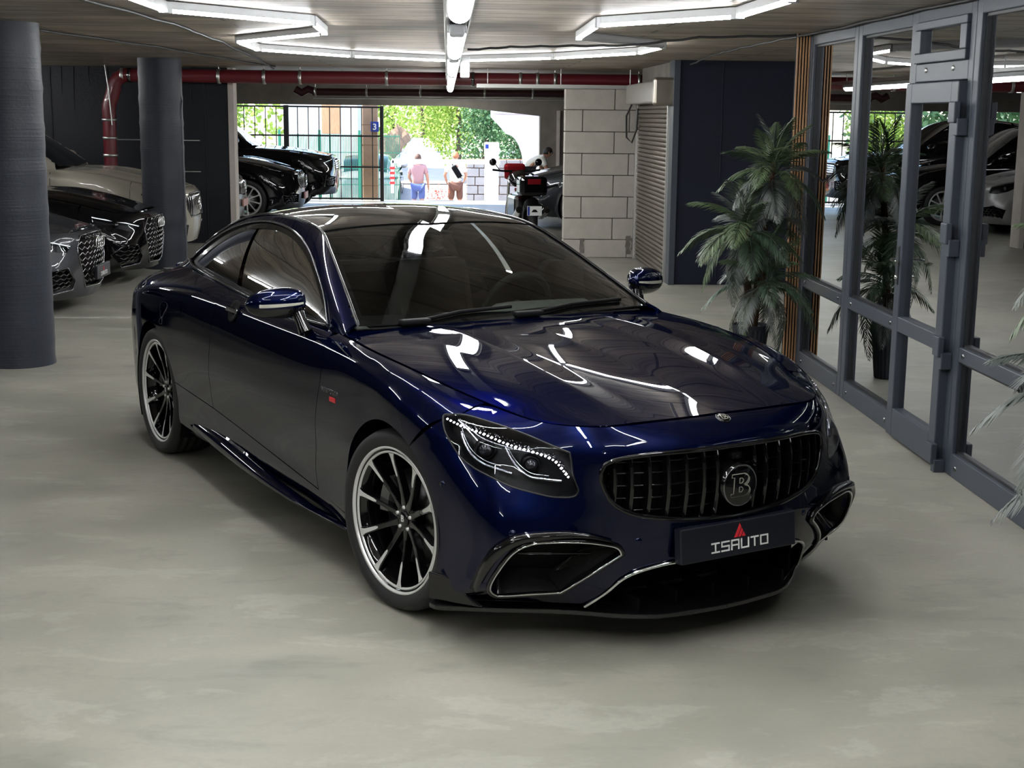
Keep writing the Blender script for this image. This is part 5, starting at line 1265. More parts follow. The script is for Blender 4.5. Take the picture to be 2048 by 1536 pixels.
b = parked_car('beige_suv', (NX - 1.0, 18.98, 0), 0, 'beige suv with upright chrome grille behind the far pillar', M['beige_paint'], zb=(ZS, [.22, .55, .93, 1.16, 1.24]), roofz=(1.18, 1.80), front=MERC, wheel={'n': 5, 'mesh': 'slat'}, square=.2, Rt=.39, emblem=('star', .71, .085), boxy=.6)
for sg in (1, -1): MB().bevbox(.44, sg * .86 - .04, .80, .52, sg * .86 + .06, .86, .01).obj('side_marker', M['orange'], b)
parked_car('silver_hatchback', (-3.34 - 1.0, 24.0, 0), 0, 'silver car with round star grille just past the slate wall', M['silver_paint'], zb=(ZS, [.18, .50, .86, 1.06, 1.12]), roofz=(1.07, 1.6), front=MERC, wheel={'n': 8, 'mesh': 'slat'}, square=.12, emblem=('star', .68, .10), plate=(.42, 'pale_plate'))
parked_car('black_van', (-2.55 - 1.0, 26.3, 0), 0, 'black people carrier with bright bonnet in the exit light', M['black_paint'], zb=(ZS, [.20, .50, .88, 1.10, 1.18]), roofz=(1.12, 1.80), front=MERC, wheel={'n': 10, 'mesh': 'slat', 'rim': M['alloy']}, square=.1, emblem=('star', .68, .10), plate=(.42, 'pale_plate'), boxy=.5, Rt=.36)
LC = {'grille': [(0, 1.02), (24, 1.02), (24, .80), (0, .79)], 'lamp': [(28, .86), (29, 1.0), (44, 1.02), (55, 1.02), (55, .90), (42, .86)], 'intake': [(28, .48), (28, .68), (44, .70), (46, .50)]}
parked_car('black_offroader', (-2.12 - 1.0, 28.7, 0), 0, 'tall black off-roader with chrome barred grille nearest the gate', M['black_paint'], zb=(ZS, [.32, .66, 1.08, 1.22, 1.30]), roofz=(1.24, 1.90), front=LC, wheel={'n': 6, 'mesh': 'bar'}, square=.28, Rt=.41, boxy=.8, trimlow=M['chrome'])
parked_car('graphite_suv', (1.28 + 1.0, 24.6, 0), R(180), 'graphite suv half hidden behind the block wall', M['grey_paint'], group='cars parked on the right side', zb=(ZS, [.22, .52, .90, 1.10, 1.18]), roofz=(1.12, 1.72), front=AUDI, wheel={'n': 7, 'rim': M['alloy']}, square=.15, Rt=.39, boxy=.4)
# ------------------------------------------------------------------ artificial palms
def mat_leaf(name, a, b, rough=.45):
    m, nt, p = newmat(name); v = objcoord(nt); n = nnoise(nt, v, 9, 4)
    nt.links.new(nramp(nt, n, [(.3, a), (.7, b)]), p.inputs['Base Color']); p.inputs['Roughness'].default_value = rough; p.inputs['Specular IOR Level'].default_value = .6
    return m
LEAVES = [mat_leaf('palm_leaf_grey', (.035, .047, .042), (.078, .088, .080)), mat_leaf('palm_leaf_dark', (.014, .035, .018), (.035, .065, .032)), mat_leaf('palm_leaf_green', (.030, .052, .022), (.065, .100, .042))]
M['bark'] = mat_plaster('palm_bark', (.075, .042, .026), .9, .5, .6, 18)
M['pot'] = pbr('navy_pot', (.012, .014, .022), .5); M['pebble'] = pbr('pale_pebbles', (.35, .34, .29), .8, bump=.8, bscale=50)
def frond_mesh(name, L, droop, seed, n=30, wl=.17):
    """arching rachis along +x with two rows of folded leaflets"""
    rn = random.Random(seed); V = []; F = []
    P = []
    for k in range(n + 1):
        t = k / n; P.append(Vector((L * t * (1 - .18 * droop * t), 0, L * (.42 * t - (.42 + .55 * droop) * t * t))))
    def add(a): V.append(tuple(a)); return len(V) - 1
    # rachis as a thin three-sided rod
    prev = None
    for k, p in enumerate(P):
        r = .006 * (1 - .75 * k / n); ids = [add(p + Vector((0, r * math.cos(q), r * math.sin(q)))) for q in (0, 2.1, 4.2)]
        if prev:
            for i in range(3): F.append((prev[i], prev[(i + 1) % 3], ids[(i + 1) % 3], ids[i]))
        prev = ids
    for k in range(3, n + 1):
        t = k / n; p = P[k]; tg = (P[k] - P[k - 1]).normalized(); side = Vector((0, 1, 0)); upv = tg.cross(side) * -1
        ll = wl * (math.sin(math.pi * (t * .80 + .16)) ** .8) * rn.uniform(.88, 1.1) * (L / .5)
        for sg in (1, -1):
            d = (tg * (.75 + .5 * t) + side * sg * (1.05 - .45 * t) + upv * rn.uniform(.10, .35)).normalized(); w = .0080 * (L / .5) * (1 - .3 * t)
            nrm = d.cross(side * sg).normalized(); wd = (tg - d * tg.dot(d)).normalized() * w
            mid = p + d * ll * .5 + Vector((0, 0, -ll * .02)); tip = p + d * ll + Vector((0, 0, -ll * rn.uniform(.10, .26)))
            fold = upv * -.004
            a = add(p); b = add(mid + wd); c = add(mid + fold); e = add(mid - wd); f = add(tip)
            F.append((a, b, c)); F.append((a, c, e)); F.append((b, f, c)); F.append((c, f, e))
    me = bpy.data.meshes.new(name); me.from_pydata(V, [], F); me.polygons.foreach_set('use_smooth', [True] * len(F)); me.update(); return me
FRONDS = [frond_mesh('frond', .50, .75, 1), frond_mesh('frond', .46, .35, 2), frond_mesh('frond', .44, 1.25, 3), frond_mesh('frond', .40, .05, 4)]
FM = {}
def frond(root, base, az_, tilt, kind, mat, s=1.0, roll_=0):
    key = (kind, mat.name)
    if key not in FM:
        me = FRONDS[kind].copy(); me.materials.append(mat); FM[key] = me
    o = bpy.data.objects.new('frond', FM[key]); COL.objects.link(o); o.parent = root
    o.location = base; o.rotation_euler = (roll_, -tilt, az_); o.scale = (s, s, s); return o
def palm(loc, rz, label, seed, trunks, potr=.125, poth=.36, flip=1):
    root = empty('potted_palm', loc, rz, label, 'potted palm', 'potted artificial palms'); rn = random.Random(seed)
    pot = MB(); pr = []
    n = 48; V = []
    for z, r in ((0, potr * .66), (.01, potr * .68), (poth - .03, potr * .97), (poth - .028, potr * 1.0), (poth, potr * 1.01), (poth, potr * .93), (poth - .04, potr * .9)): V.append((z, r))
    rings = [[((r + (.003 if (k % 2 and .005 < z < poth - .029) else 0)) * math.cos(2 * math.pi * k / n), (r + (.003 if (k % 2 and .005 < z < poth - .029) else 0)) * math.sin(2 * math.pi * k / n), z) for k in range(n)] for z, r in V]
    loft(MB(), rings).obj('pot', M['pot'], root)
    MB().lathe([(0, poth - .015), (potr * .6, poth - .018), (potr * .92, poth - .03)], 24).obj('pebbles', M['pebble'], root)
    for (dx, dy, hgt, lean, nf, mats) in trunks:
        P = [Vector((dx * .5 + lean[0] * t ** 1.4, dy * .5 + lean[1] * t ** 1.4, poth - .04 + (hgt - poth) * t)) for t in np.linspace(0, 1, 14)]
        rr = [(.028 - .008 * k / 13) * (1.12 if k % 2 else .96) for k in range(14)]
        MB().tube([tuple(p) for p in P], rr, 10).obj('trunk', M['bark'], root)
        top = P[-1]; ga = rn.uniform(0, 6.28)
        for k in range(nf):
            t = k / max(1, nf - 1); a = ga + k * 2.4; base = top - Vector((0, 0, .03 + .13 * t))
            tilt = R(72 - 105 * t ** .8) + rn.uniform(-.12, .12); kind = (3, 1, 0, 0, 2)[min(4, int(t * 5))]
            m = LEAVES[rn.choices([0, 1, 2], mats)[0]] if t > .3 else LEAVES[2 if rn.random() < .7 else 0]
            frond(root, tuple(base), a, tilt, kind, m, rn.uniform(.85, 1.12), rn.uniform(-.3, .3))
    return root
palm((2.24, 10.25, 0), 0, 'large potted palm in a ribbed dark pot before the oak slats', 11, [(.05, .02, 1.62, (.10, .0), 26, (3, 3, 2)), (-.05, -.03, 1.20, (-.05, -.04), 26, (4, 3, 1)), (.03, -.05, .84, (.06, -.05), 22, (3, 4, 1))], .135, .40)
palm((2.43, 4.97, 0), 1.0, 'second potted palm whose frond tips enter at the right edge', 23, [(.05, .02, 1.5, (.05, .0), 20, (3, 2, 2)), (-.05, -.03, 1.05, (-.06, .04), 20, (5, 2, 1)), (.03, -.05, .72, (.05, -.06), 18, (5, 2, 1))], .135, .40)
# ------------------------------------------------------------------ gate and the sunlit street
M['asphalt'] = mat_plaster('pale_asphalt', (.40, .385, .37), .9, .15, .2, 1.2); M['road2'] = mat_plaster('pale_paving', (.50, .48, .46), .9, .15, .2, 2)
M['iron'] = pbr('dark_iron', (.02, .02, .02), .5, .3); M['stone_beige'] = mat_plaster('beige_stone', (.42, .29, .19), .85, .25, .5, 4); M['stone_grey'] = mat_plaster('grey_stone', (.36, .35, .34), .9, .25, .5, 3)
M['stone_brown'] = mat_plaster('brown_stone_bank', (.33, .20, .12), .95, .5, .9, 3); M['white_wall'] = mat_plaster('white_render', (.62, .61, .60), .85, .1, .2, 2); M['lilac_wall'] = mat_plaster('lilac_render', (.60, .55, .62), .85, .08, .15, 2); M['pink_wall'] = mat_plaster('pinkish_render', (.62, .52, .47), .85, .1, .2, 2)
M['white_metal'] = pbr('white_powder_coat', (.75, .74, .70), .4); M['red_stripe'] = pbr('red_stripe', (.62, .04, .04), .4); M['green_fence'] = pbr('green_fence', (.03, .22, .13), .5); M['blue_sign'] = pbr('blue_sign', (.02, .05, .30), .4)
def ground_poly(name, mat, P, label): return tag(MB().add(P, [tuple(range(len(P)))]).obj(name, mat, solid=.1), label, kind='structure')
GZ = -.82
mb = MB().add([(-30, 31.99, -.01), (30, 31.99, -.01), (30, 32.4, -.04), (-30, 32.4, -.04), (30, 36.5, GZ), (-30, 36.5, GZ), (30, 39.5, GZ), (-30, 39.5, GZ), (30, 44, -.25), (-30, 44, -.25), (30, 95, -.25), (-30, 95, -.25)], [(0, 1, 2, 3), (3, 2, 4, 5), (5, 4, 6, 7), (7, 6, 8, 9), (9, 8, 10, 11)])
tag(mb.obj('ground', M['asphalt']), 'sunlit pale street outside the garage exit', kind='structure')
g = empty('mesh_gate', (-4.7, 31.55, 0), 0, 'black bar gate across the left half of the exit', 'gate')
for k in range(15): MB().tube([(.05 + k * .232, 0, .02), (.05 + k * .232, 0, 2.04)], .012 if k not in (5, 6) else .012, 6).obj('bar', M['iron'], g)
MB().bevbox(1.14, -.05, 0, 1.25, .05, 2.06, .01).obj('post', M['iron'], g); MB().bevbox(3.23, -.045, 0, 3.31, .045, 2.06, .01).obj('post', M['iron'], g)
for z in (.05, .74, 1.41, 2.03): MB().bevbox(0, -.018, z - .018, 3.3, .018, z + .018, .004).obj('rail', M['iron'], g)
cl = empty('stone_post', (-1.72, 32.3, -.1), 0, 'beige stone gate post behind the bars', 'gate post'); MB().bevbox(-.17, -.15, -.05, .17, .15, 2.35, .02).obj('shaft', M['stone_beige'], cl)
for k in range(4): MB().box(-.175, -.153, .45 * k + .4, .175, .153, .45 * k + .41).obj('joint', M['stone_brown'], cl)
sg_ = MB().bevbox(-1.70, 32.10, 1.50, -1.52, 32.13, 1.72, .004).obj('number_sign', M['blue_sign']); tag(sg_, 'small blue sign with a white 3 on the stone gate post', 'sign')
text_obj('number', '3', .19, .002, M['white_print'], sg_, frame_matrix((-1.61, 32.095, 1.60), (1, 0, 0), (0, 0, 1)), .004)
# green mesh fence and pale wall behind the gate
fg = empty('green_fence', (-4.2, 36.2, GZ), 0, 'green wire mesh fence beyond the gate', 'fence')
for k in range(3):
    mb = MB()
    for i in range(26): mb.tube([(1.0 * k + i * .04, 0, .05), (1.0 * k + i * .04, 0, 2.2)], .008, 4, cap=False)
    for z in (.15, .55, .95, 1.35, 1.75, 2.15): mb.tube([(1.0 * k, 0, z), (1.0 * k + 1, 0, z)], .010, 4, cap=False)
    mb.obj('mesh_panel', M['green_fence'], fg)['kind'] = 'stuff'; MB().bevbox(1.0 * k - .03, -.03, 0, 1.0 * k + .03, .03, 2.3, .005).obj('post', M['green_fence'], fg)
hb_ = empty('white_house', (-5.75, 46.2, -.3), 0, 'bleached white house wall with a wooden door panel', 'building')
MB().box(0.6, 0, 0, 2.9, 4, 5).obj('wall', M['white_wall'], hb_); MB().bevbox(1.75, -.06, 1.55, 2.35, .0, 3.2, .02).obj('door_panel', M['wood'], hb_); MB().bevbox(2.5, -.08, 0, 2.9, 0, 4, .02).obj('corner_pier', M['pink_wall'], hb_)
# road up, bank, stone wall
ramp = MB().add([(-2.15, 44.3, -.22), (.3, 44.3, -.22), (-.85, 64, .85), (-1.55, 64, .85)], [(0, 1, 2, 3)]); tag(ramp.obj('side_road', M['road2']), 'pale side road climbing between the bank and the trees', 'road')
bk = MB(); rn = random.Random(4); n = 16; V = []
for i in range(n):
    t = i / (n - 1); y = 44.4 + 19 * t; x = -2.2 + .62 * t; z = -.22 + 1.05 * t
    for j in range(5): V.append((x - .6 * j / 4 + rn.uniform(-.05, .05), y, z + (.70 - .1 * t) * (j / 4) ** .7 * (1 if j else 0) + rn.uniform(-.05, .05)))
bk.add(V, [(i * 5 + j, (i + 1) * 5 + j, (i + 1) * 5 + j + 1, i * 5 + j + 1) for i in range(n - 1) for j in range(4)]); tag(bk.obj('earth_bank', M['stone_brown']), 'orange brown earth bank beside the climbing road', 'bank')
sw = empty('stone_wall', (.55, 40.6, GZ), 0, 'grey stone block wall behind the barrier', 'wall')
MB().box(0, .06, 0, 2.2, .5, 1.47).obj('core', M['stone_brown'], sw); rn = random.Random(9)
for j in range(6):
    x = -(j % 2) * .16
    while x < 2.15:
        w = rn.uniform(.26, .42); MB().bevbox(max(x, 0) + .01, rn.uniform(-.02, .02), j * .245 + .01, min(x + w, 2.2) - .01, .3, j * .245 + .235, .015).obj('stone', M['stone_grey'], sw); x += w
# arched pale building on the right
ab_ = empty('arched_house', (1.25, 39.2, GZ), 0, 'pale lilac building with a round arch at the right of the exit', 'building')
pts = [(-.05, 2.65), (-.05, 3.6), (2.6, 3.6), (2.6, 0), (.88, 0), (.88, 1.15)] + [(.88 - .50 * (1 - math.cos(R(a))), 1.15 + 1.05 * math.sin(R(a))) for a in range(15, 91, 15)] + [(.15, 2.45)]
MB().prism(pts, 0, .6, 'y').obj('arch_wall', M['lilac_wall'], ab_); MB().bevbox(1.02, -.05, .0, 2.6, 0, 2.55, .02).obj('pilaster', M['pink_wall'], ab_); MB().bevbox(.0, -.12, 2.75, 2.6, 0, 2.95, .02).obj('cornice', M['white_wall'], ab_)
# boom barrier
bb = empty('boom_barrier', (1.10, 35.4, -.62), 0, 'white boom barrier with an upright cabinet', 'barrier')
MB().bevbox(-.17, -.15, 0, .17, .15, 1.55, .02).obj('cabinet', M['white_metal'], bb); MB().bevbox(-.18, -.16, 1.55, .18, .16, 1.85, .02).obj('cabinet_head', M['white_metal'], bb); MB().bevbox(-.16, -.165, 1.70, -.08, -.158, 1.80, .002).obj('blue_sticker', M['blue_sign'], bb)
MB().bevbox(-2.45, -.28, 1.32, .2, -.22, 1.43, .01).obj('boom', M['white_metal'], bb)
for k in range(4): MB().bevbox(-2.5, -.30, .82 + k * .12, -2.38, -.20, .88 + k * .12, .005).obj('red_stripe', M['red_stripe'], bb)
MB().bevbox(-2.48, -.28, .6, -2.40, -.22, 1.40, .005).obj('end_leg', M['white_metal'], bb)
pb = empty('orange_planter', (-.22, 35.9, -.72), 0, 'orange tub of red flowers between the two walkers', 'planter'); MB().lathe([(0, 0), (.17, 0), (.22, .45), (.2, .45), (0, .4)], 20).obj('tub', pbr('orange_tub', (.65, .25, .05), .6), pb)
mb = MB(); rn = random.Random(2)
for k in range(260):
    c = Vector((rn.gauss(0, .12), rn.gauss(0, .1), .62 + rn.gauss(0, .14))); a, b_ = Vector([rn.uniform(-1, 1) for _ in range(3)]) * .04, Vector([rn.uniform(-1, 1) for _ in range(3)]) * .04; mb.add([c, c + a, c + b_], [(0, 1, 2)])
mb.obj('flowers', pbr('red_flowers', (.55, .06, .03), .7), pb)['kind'] = 'stuff'
# foliage
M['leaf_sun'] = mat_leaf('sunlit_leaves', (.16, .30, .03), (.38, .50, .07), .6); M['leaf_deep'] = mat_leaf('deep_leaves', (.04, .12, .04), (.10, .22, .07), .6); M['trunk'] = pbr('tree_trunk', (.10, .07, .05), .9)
def tree(loc, rx, ry, rz_, mat, label, n=2600, seed=1, leaf=.13):
    t = empty('leafy_tree', loc, 0, label, 'tree', 'trees and hedges across the street'); rn = random.Random(seed); mb = MB()
    blobs = [(rn.uniform(-.6, .6) * rx, rn.uniform(-.5, .5) * ry, (.45 + rn.uniform(-.1, .9)) * rz_, rn.uniform(.35, .6)) for _ in range(16)]
    for k in range(n):
        b_ = rn.choice(blobs); d = Vector([rn.gauss(0, 1) for _ in range(3)]).normalized() * rn.uniform(.7, 1)
        c = Vector((b_[0] + d.x * rx * b_[3], b_[1] + d.y * ry * b_[3], max(.05, b_[2] + d.z * rz_ * b_[3]))); u = Vector([rn.uniform(-1, 1) for _ in range(3)]).normalized() * leaf; v = u.cross(d + Vector((.1, .2, .3))).normalized() * leaf * .6
        mb.add([c - u * .5, c + v * .5, c + u * .5, c - v * .5], [(0, 1, 2, 3)])
    mb.obj('foliage', mat, t)['kind'] = 'stuff'; MB().tube([(0, 0, 0), (.1, 0, rz_ * .6), (.0, .1, rz_ * 1.0)], [.13, .10, .05], 8).obj('trunk', M['trunk'], t); return t
tree((-4.6, 56, -.25), 1.5, 3, 3.6, M['leaf_sun'], 'bright green shrubbery above the earth bank', 5200, 1)
tree((-1.2, 67, -.2), 2.2, 2, 2.6, M['leaf_sun'], 'sunlit tree at the top of the climbing road', 4200, 2)
tree((1.15, 45.5, -.2), 1.15, 1.2, 2.0, M['leaf_deep'], 'dark green tree hanging over the stone wall', 5600, 3, .11)
tree((2.1, 43.2, -.25), .7, .8, 1.5, M['leaf_deep'], 'small dark shrub beside the arched house', 2200, 4, .10)
tree((-6.2, 38.5, GZ), 1.1, 1.0, 2.3, M['leaf_sun'], 'bright hedge seen through the bar gate', 4600, 5)
tree((.35, 51, -.2), 1.25, 2.0, 2.6, M['leaf_sun'], 'yellow green tree between the road and the dark tree', 5600, 6)
tree((-3.2, 84, -.2), 12, 3, 6, M['leaf_sun'], 'wooded slope closing the view behind the street', 6000, 7, .45)
tree((-15, 56, -.3), 5, 3, 5, M['leaf_deep'], 'tall hedge left of the street', 3600, 8, .35)
tree((10, 56, -.3), 5, 3, 6, M['leaf_deep'], 'tall trees right of the street behind the arched house', 3600, 9, .35)
parked_car('parked_hatchback', (-2.25, 42.9, -.72), R(90), 'small grey car parked outside beside the walkers', M['silver_paint'], group='cars outside', zb=(ZS, [.2, .5, .85, 1.02, 1.1]), roofz=(1.03, 1.5), front=MERC, wheel={'n': 6, 'mesh': 'slat'}, boxy=.6)
# ------------------------------------------------------------------ people: one continuous skinned body each, clothes as children
def skinned(name, V, E, rad, mat, parent, sub=2, root=0):
    me = bpy.data.meshes.new(name); me.from_pydata([tuple(v) for v in V], E, []); me.update()
    o = link_mesh(name, me, mat, parent); md = o.modifiers.new('skin', 'SKIN'); md.use_smooth_shade = True
    for k, r in enumerate(rad):
        sv = me.skin_vertices[0].data[k]; sv.radius = (r, r) if not hasattr(r, '__len__') else r; sv.use_root = (k == root)
    s_ = o.modifiers.new('sub', 'SUBSURF'); s_.levels = sub; s_.render_levels = sub
    return o
def person(loc, rz, label, skin, shirt, pants, hair, pose, height=1.75, bag=None, cap=False):
    root = empty('person', loc, rz, label, 'person'); k = height / 1.75
    J = dict(pelvis=(0, 0, .95), waist=(0, .0, 1.10), chest=(0, .0, 1.32), neckb=(0, 0, 1.46), neck=(0, .01, 1.52), jaw=(0, .03, 1.585), crown=(0, .015, 1.685),
             shL=(-.175, 0, 1.42), elL=(-.24, .02, 1.15), wrL=(-.26, .10, .92), shR=(.175, 0, 1.42), elR=(.25, .0, 1.15), wrR=(.27, .06, .90),
             hipL=(-.095, 0, .90), knL=(-.10, .03, .50), anL=(-.10, -.02, .09), toL=(-.11, .14, .03), hipR=(.095, 0, .90), knR=(.11, .02, .50), anR=(.11, -.02, .09), toR=(.12, .14, .03))
    J.update(pose); J = {a: Vector(b) * k for a, b in J.items()}
    names = list(J); idx = {n: i for i, n in enumerate(names)}
    rad = dict(pelvis=(.155, .115), waist=(.14, .10), chest=(.165, .115), neckb=.075, neck=.055, jaw=(.066, .078), crown=(.074, .088), shL=.062, elL=.043, wrL=.030, shR=.062, elR=.043, wrR=.030, hipL=.088, knL=.060, anL=.042, toL=.036, hipR=.088, knR=.060, anR=.042, toR=.036)
    V = [J[n] for n in names]; Rr = [rad[n] for n in names]
    E = [(idx[a], idx[b]) for a, b in (('pelvis', 'waist'), ('waist', 'chest'), ('chest', 'neckb'), ('neckb', 'neck'), ('neck', 'jaw'), ('jaw', 'crown'), ('chest', 'shL'), ('shL', 'elL'), ('elL', 'wrL'), ('chest', 'shR'), ('shR', 'elR'), ('elR', 'wrR'), ('pelvis', 'hipL'), ('hipL', 'knL'), ('knL', 'anL'), ('anL', 'toL'), ('pelvis', 'hipR'), ('hipR', 'knR'), ('knR', 'anR'), ('anR', 'toR'))]
    for sd in ('L', 'R'):   # palm, four fingers and a thumb
        w = J['wr' + sd]; d = (w - J['el' + sd]).normalized(); lat = Vector((0, 1, 0)) - d * d.y; lat.normalize(); inw = Vector((1 if sd == 'L' else -1, 0, 0))
        V.append(w + d * .07 * k); Rr.append((.020, .034)); pi = len(V) - 1; E.append((idx['wr' + sd], pi))
        for f, ln in ((-.028, .062), (-.009, .078), (.010, .074), (.028, .058)):
            a = V[pi] + lat * f + d * .035; b_ = a + d * ln * .5 + inw * .012; c = b_ + d * ln * .4 + inw * .022
            V += [a, b_, c]; Rr += [.010, .0095, .008]; n = len(V); E += [(pi, n - 3), (n - 3, n - 2), (n - 2, n - 1)]
        a = w + d * .035 + lat * .035; b_ = a + d * .03 + lat * .025 + inw * .01; V += [a, b_]; Rr += [.011, .009]; n = len(V); E += [(idx['wr' + sd], n - 2), (n - 2, n - 1)]
    body = skinned('body', V, E, Rr, skin, root, 2)
    # face and ears
    h = J['crown'] * .5 + J['jaw'] * .5; fwd = Vector((0, 1, 0))
    MB().add([h + Vector((-.012, .075, -.01)), h + Vector((.012, .075, -.01)), h + Vector((0, .103, -.018)), h + Vector((0, .08, .03))], [(0, 1, 2), (1, 3, 2), (3, 0, 2)], True).obj('nose', skin, root)
    for sx in (-1, 1):
        MB().lathe([(0, -.006), (.009, -.003), (.011, 0)], 10, 'y', tuple(h + Vector((sx * .028, .088, .02)))).obj('eye', M['black'], root)
        MB().tube([tuple(h + Vector((sx * .073, .0, .02))), tuple(h + Vector((sx * .085, -.012, .005))), tuple(h + Vector((sx * .075, .0, -.025)))], .010, 6).obj('ear', skin, root)
    MB().tube([tuple(h + Vector((-.02, .083, -.045))), tuple(h + Vector((0, .088, -.046))), tuple(h + Vector((.02, .083, -.045)))], .005, 6).obj('mouth', pbr('lips', (.35, .12, .10), .5), root)
    hv = []
    for i, t in enumerate(np.linspace(0, 1, 7)):
        a = t * math.pi * .58; hv.append([tuple(h + Vector((.083 * math.sin(a) * math.cos(q), -.008 + .098 * math.sin(a) * math.sin(q) - (.012 if math.sin(q) < 0 else -.0) * t, .035 + .090 * math.cos(a) - (.035 * t if math.sin(q) < .2 else 0)))) for q in np.linspace(0, 2 * math.pi, 18, endpoint=False)])
    loft(MB(), hv, True).obj('cap' if cap else 'hair', hair, root)
    # clothes
    def sub(names_, edges, rr, nm, mat_): return skinned(nm, [J[n] for n in names_], [(names_.index(a), names_.index(b)) for a, b in edges], rr, mat_, root, 2, 0)
    for sd in ('L', 'R'): J['up' + sd] = J['sh' + sd].lerp(J['el' + sd], .75); J['th' + sd] = J['hip' + sd].lerp(J['kn' + sd], .92)
    sub(['pelvis', 'waist', 'chest', 'neckb', 'shL', 'upL', 'shR', 'upR'], [('pelvis', 'waist'), ('waist', 'chest'), ('chest', 'neckb'), ('chest', 'shL'), ('shL', 'upL'), ('chest', 'shR'), ('shR', 'upR')], [(.170, .130), (.158, .122), (.182, .132), .080, .078, .070, .078, .070], 'shirt', shirt)
    sub(['pelvis', 'hipL', 'thL', 'hipR', 'thR'], [('pelvis', 'hipL'), ('hipL', 'thL'), ('pelvis', 'hipR'), ('hipR', 'thR')], [(.168, .130), .108, .088, .108, .088], 'shorts', pants)
    for sd in ('L', 'R'):
        a, t = J['an' + sd], J['to' + sd]; MB().tube([tuple(a + Vector((0, -.05, -.05))), tuple(a + Vector((0, .02, -.045))), tuple(t + Vector((0, .0, .01))), tuple(t + Vector((0, .07, .005)))], [.045, .052, .045, .025], 10).obj('shoe', M['white_metal'], root)
    if bag:
        c = J['chest'] + Vector((.02, -.155, -.06)); Mx = Matrix.Translation(c) @ Matrix.Rotation(R(-32), 4, 'Y')
        b_ = MB().bevbox(-.07, -.04, -.17, .07, .03, .17, .03, Mx).obj('shoulder_bag', M['black'], root)
        MB().tube([tuple(c + Vector((-.10, .0, .16))), tuple(J['shL'] + Vector((.06, -.02, .08))), tuple(J['shL'] + Vector((.07, .08, .05))), tuple(J['chest'] + Vector((.05, .15, -.1))), tuple(J['waist'] + Vector((.16, .05, .0))), tuple(c + Vector((.10, .02, -.15)))], .012, 6).obj('bag_strap', M['black'], b_)
    return root
SK = pbr('skin', (.45, .24, .16), .5); 
person((-.75, 37.0, GZ), R(-4), 'person in a mauve t-shirt and blue shorts walking away, seen from behind', SK, pbr('mauve_cotton', (.42, .24, .25), .85), pbr('blue_denim', (.09, .13, .33), .85), pbr('brown_hair', (.09, .045, .03), .7), dict(knL=(-.11, .12, .50), anL=(-.10, .02, .09), toL=(-.11, .17, .03), knR=(.11, -.04, .50), anR=(.11, -.16, .12), toR=(.12, -.02, .03), elL=(-.25, .05, 1.15), wrL=(-.20, .22, 1.02)), 1.70)
person((.22, 36.6, GZ), R(3), 'person in a white t-shirt and brown shorts with a black shoulder bag', SK, pbr('white_cotton', (.75, .74, .70), .85), pbr('brown_cotton', (.14, .065, .045), .85), pbr('ginger_cap', (.42, .16, .07), .7), dict(knL=(-.12, .05, .50), anL=(-.13, -.02, .09), toL=(-.14, .14, .03), elR=(.27, .06, 1.17), wrR=(.24, .22, 1.05), elL=(-.27, .05, 1.17), wrL=(-.22, .22, 1.02)), 1.78, bag=True)
person((1.82, 30.0, 0), R(-80), 'person in a white shirt bending over beside the graphite suv', SK, pbr('white_linen', (.78, .77, .74), .85), pbr('dark_shorts', (.03, .03, .04), .85), pbr('black_hair', (.015, .012, .010), .6), dict(pelvis=(0, -.16, .80), waist=(0, -.06, .90), chest=(0, .10, 1.0), neckb=(0, .20, 1.06), neck=(0, .24, 1.085), jaw=(0, .30, 1.10), crown=(0, .33, 1.185), shL=(-.17, .14, 1.02), elL=(-.22, .24, .80), wrL=(-.15, .38, .70), shR=(.17, .14, 1.02), elR=(.22, .24, .80), wrR=(.15, .38, .70), hipL=(-.095, -.16, .76), knL=(-.11, .05, .46), hipR=(.095, -.16, .76), knR=(.11, .05, .46), anL=(-.1, -.08, .09), anR=(.1, -.08, .09), toL=(-.11, .08, .03), toR=(.11, .08, .03)), 1.72)

# ------------------------------------------------------------------ motorcycle behind the coupe (seen from the rear)
mc = empty('motorcycle', (1.16, 22.3, 0), R(98), 'black and red motorcycle seen from behind next to the block wall', 'motorcycle')
def mwheel(x, r):
    w = MB().lathe([(r - .09, -.055), (r - .03, -.07), (r, -.03), (r, .03), (r - .03, .07), (r - .09, .055)], 40, 'y').obj('wheel', M['rubber'], mc); w.location = (x, 0, r)
    MB().lathe([(r - .11, -.045), (r - .085, -.05), (r - .085, .05), (r - .11, .045)], 36, 'y').obj('rim', M['gloss_black'], w)
    for k in range(5):
        a = 2 * math.pi * k / 5; MB().tube([(.03 * math.cos(a), 0, .03 * math.sin(a)), ((r - .1) * math.cos(a), 0, (r - .1) * math.sin(a))], [.02, .012], 6).obj('spoke', M['gloss_black'], w)
    return w
mwheel(-.70, .31); mwheel(.72, .31)
M['moto_red'] = mat_paint('red_paint', (.22, .01, .015), .3, .3)
loft(MB(), [[(x, w * math.cos(a), z + h_ * math.sin(a)) for a in np.linspace(0, 2 * math.pi, 12, endpoint=False)] for x, w, z, h_ in ((-.95, .05, .86, .04), (-.80, .13, .83, .09), (-.45, .15, .78, .10), (-.1, .13, .76, .09))], True).obj('tail_unit', M['moto_red'], mc)
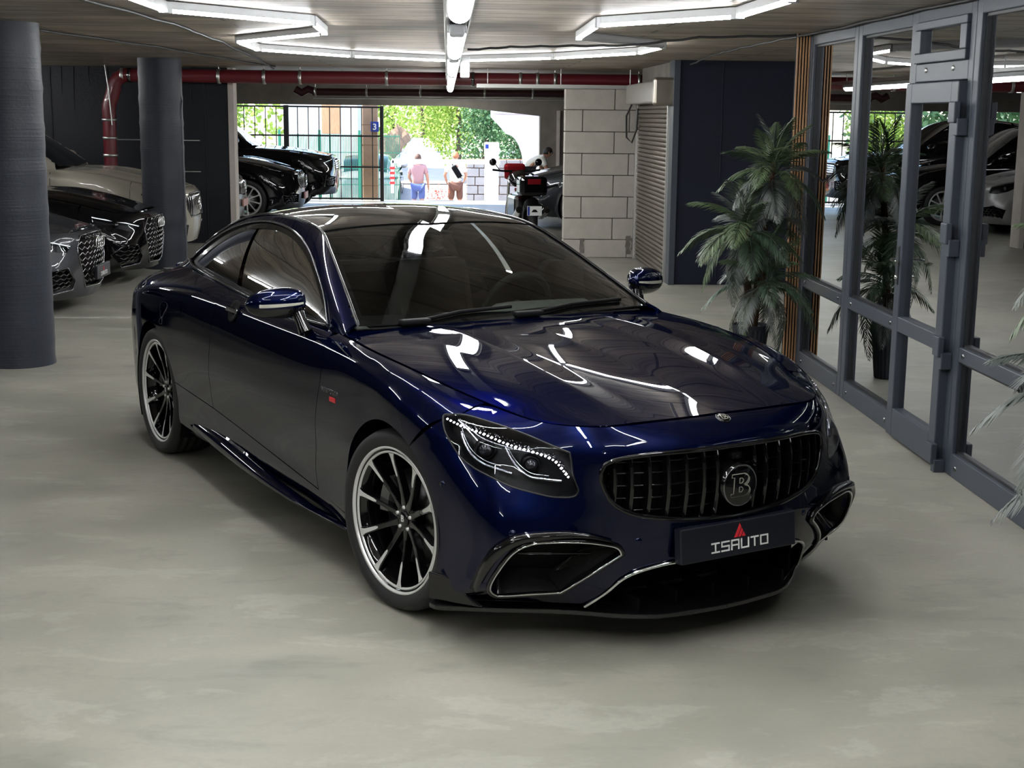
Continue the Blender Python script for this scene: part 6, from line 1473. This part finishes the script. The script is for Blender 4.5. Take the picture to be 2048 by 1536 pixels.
loft(MB(), [[(x, w * math.cos(a), z + h_ * math.sin(a)) for a in np.linspace(0, 2 * math.pi, 12, endpoint=False)] for x, w, z, h_ in ((-.10, .12, .82, .06), (.12, .17, .90, .13), (.38, .16, .92, .12), (.52, .08, .90, .06))], True).obj('fuel_tank', M['black_paint'], mc)
MB().bevbox(-.72, -.14, .86, -.08, .14, .93, .03).obj('seat', M['rubber2'], mc); MB().bevbox(-.30, -.16, .30, .35, .16, .68, .06).obj('engine', M['dark_chrome'], mc)
MB().bevbox(-1.02, -.21, .70, -.66, .21, 1.00, .06).obj('top_case', M['black_paint'], mc); MB().bevbox(-1.035, -.10, .88, -1.015, .10, .96, .008).obj('tail_lamp', M['moto_red'], mc)
MB().tube([(-.70, .0, .55), (-.92, 0, .60), (-1.05, 0, .45)], [.10, .09, .06], 10).obj('mudguard', M['black'], mc)
pl_ = MB().bevbox(-1.075, -.11, .42, -1.06, .11, .56, .003).obj('number_plate', M['white_print'], mc); MB().box(-1.078, .075, .425, -1.0745, .108, .555).obj('blue_band', M['blue_sign'], pl_)
MB().tube([(.72, .09, .31), (.50, .10, .98)], .022, 8).obj('fork', M['chrome'], mc); MB().tube([(.72, -.09, .31), (.50, -.10, .98)], .022, 8).obj('fork', M['chrome'], mc)
MB().tube([(.42, -.38, 1.04), (.50, -.2, 1.02), (.50, .2, 1.02), (.42, .38, 1.04)], .016, 8).obj('handlebar', M['black'], mc)
for sy in (-1, 1):
    MB().tube([(.46, sy * .26, 1.03), (.48, sy * .34, 1.14)], .007, 6).obj('mirror_stem', M['black'], mc); MB().lathe([(0, -.012), (.05, -.01), (.058, 0), (.045, .02), (0, .03)], 16, 'x', (.48, sy * .37, 1.16)).obj('mirror', M['black_paint'], mc)
    MB().tube([(-.10, sy * .18, .32), (-.6, sy * .20, .38), (-.95, sy * .21, .50)], [.03, .05, .055], 10).obj('exhaust', M['chrome'], mc)
MB().bevbox(.50, -.17, .88, .66, .17, 1.14, .05).obj('front_fairing', M['moto_red'], mc); MB().tube([(.06, .16, .30), (.02, .22, .0)], .012, 6).obj('side_stand', M['black'], mc)
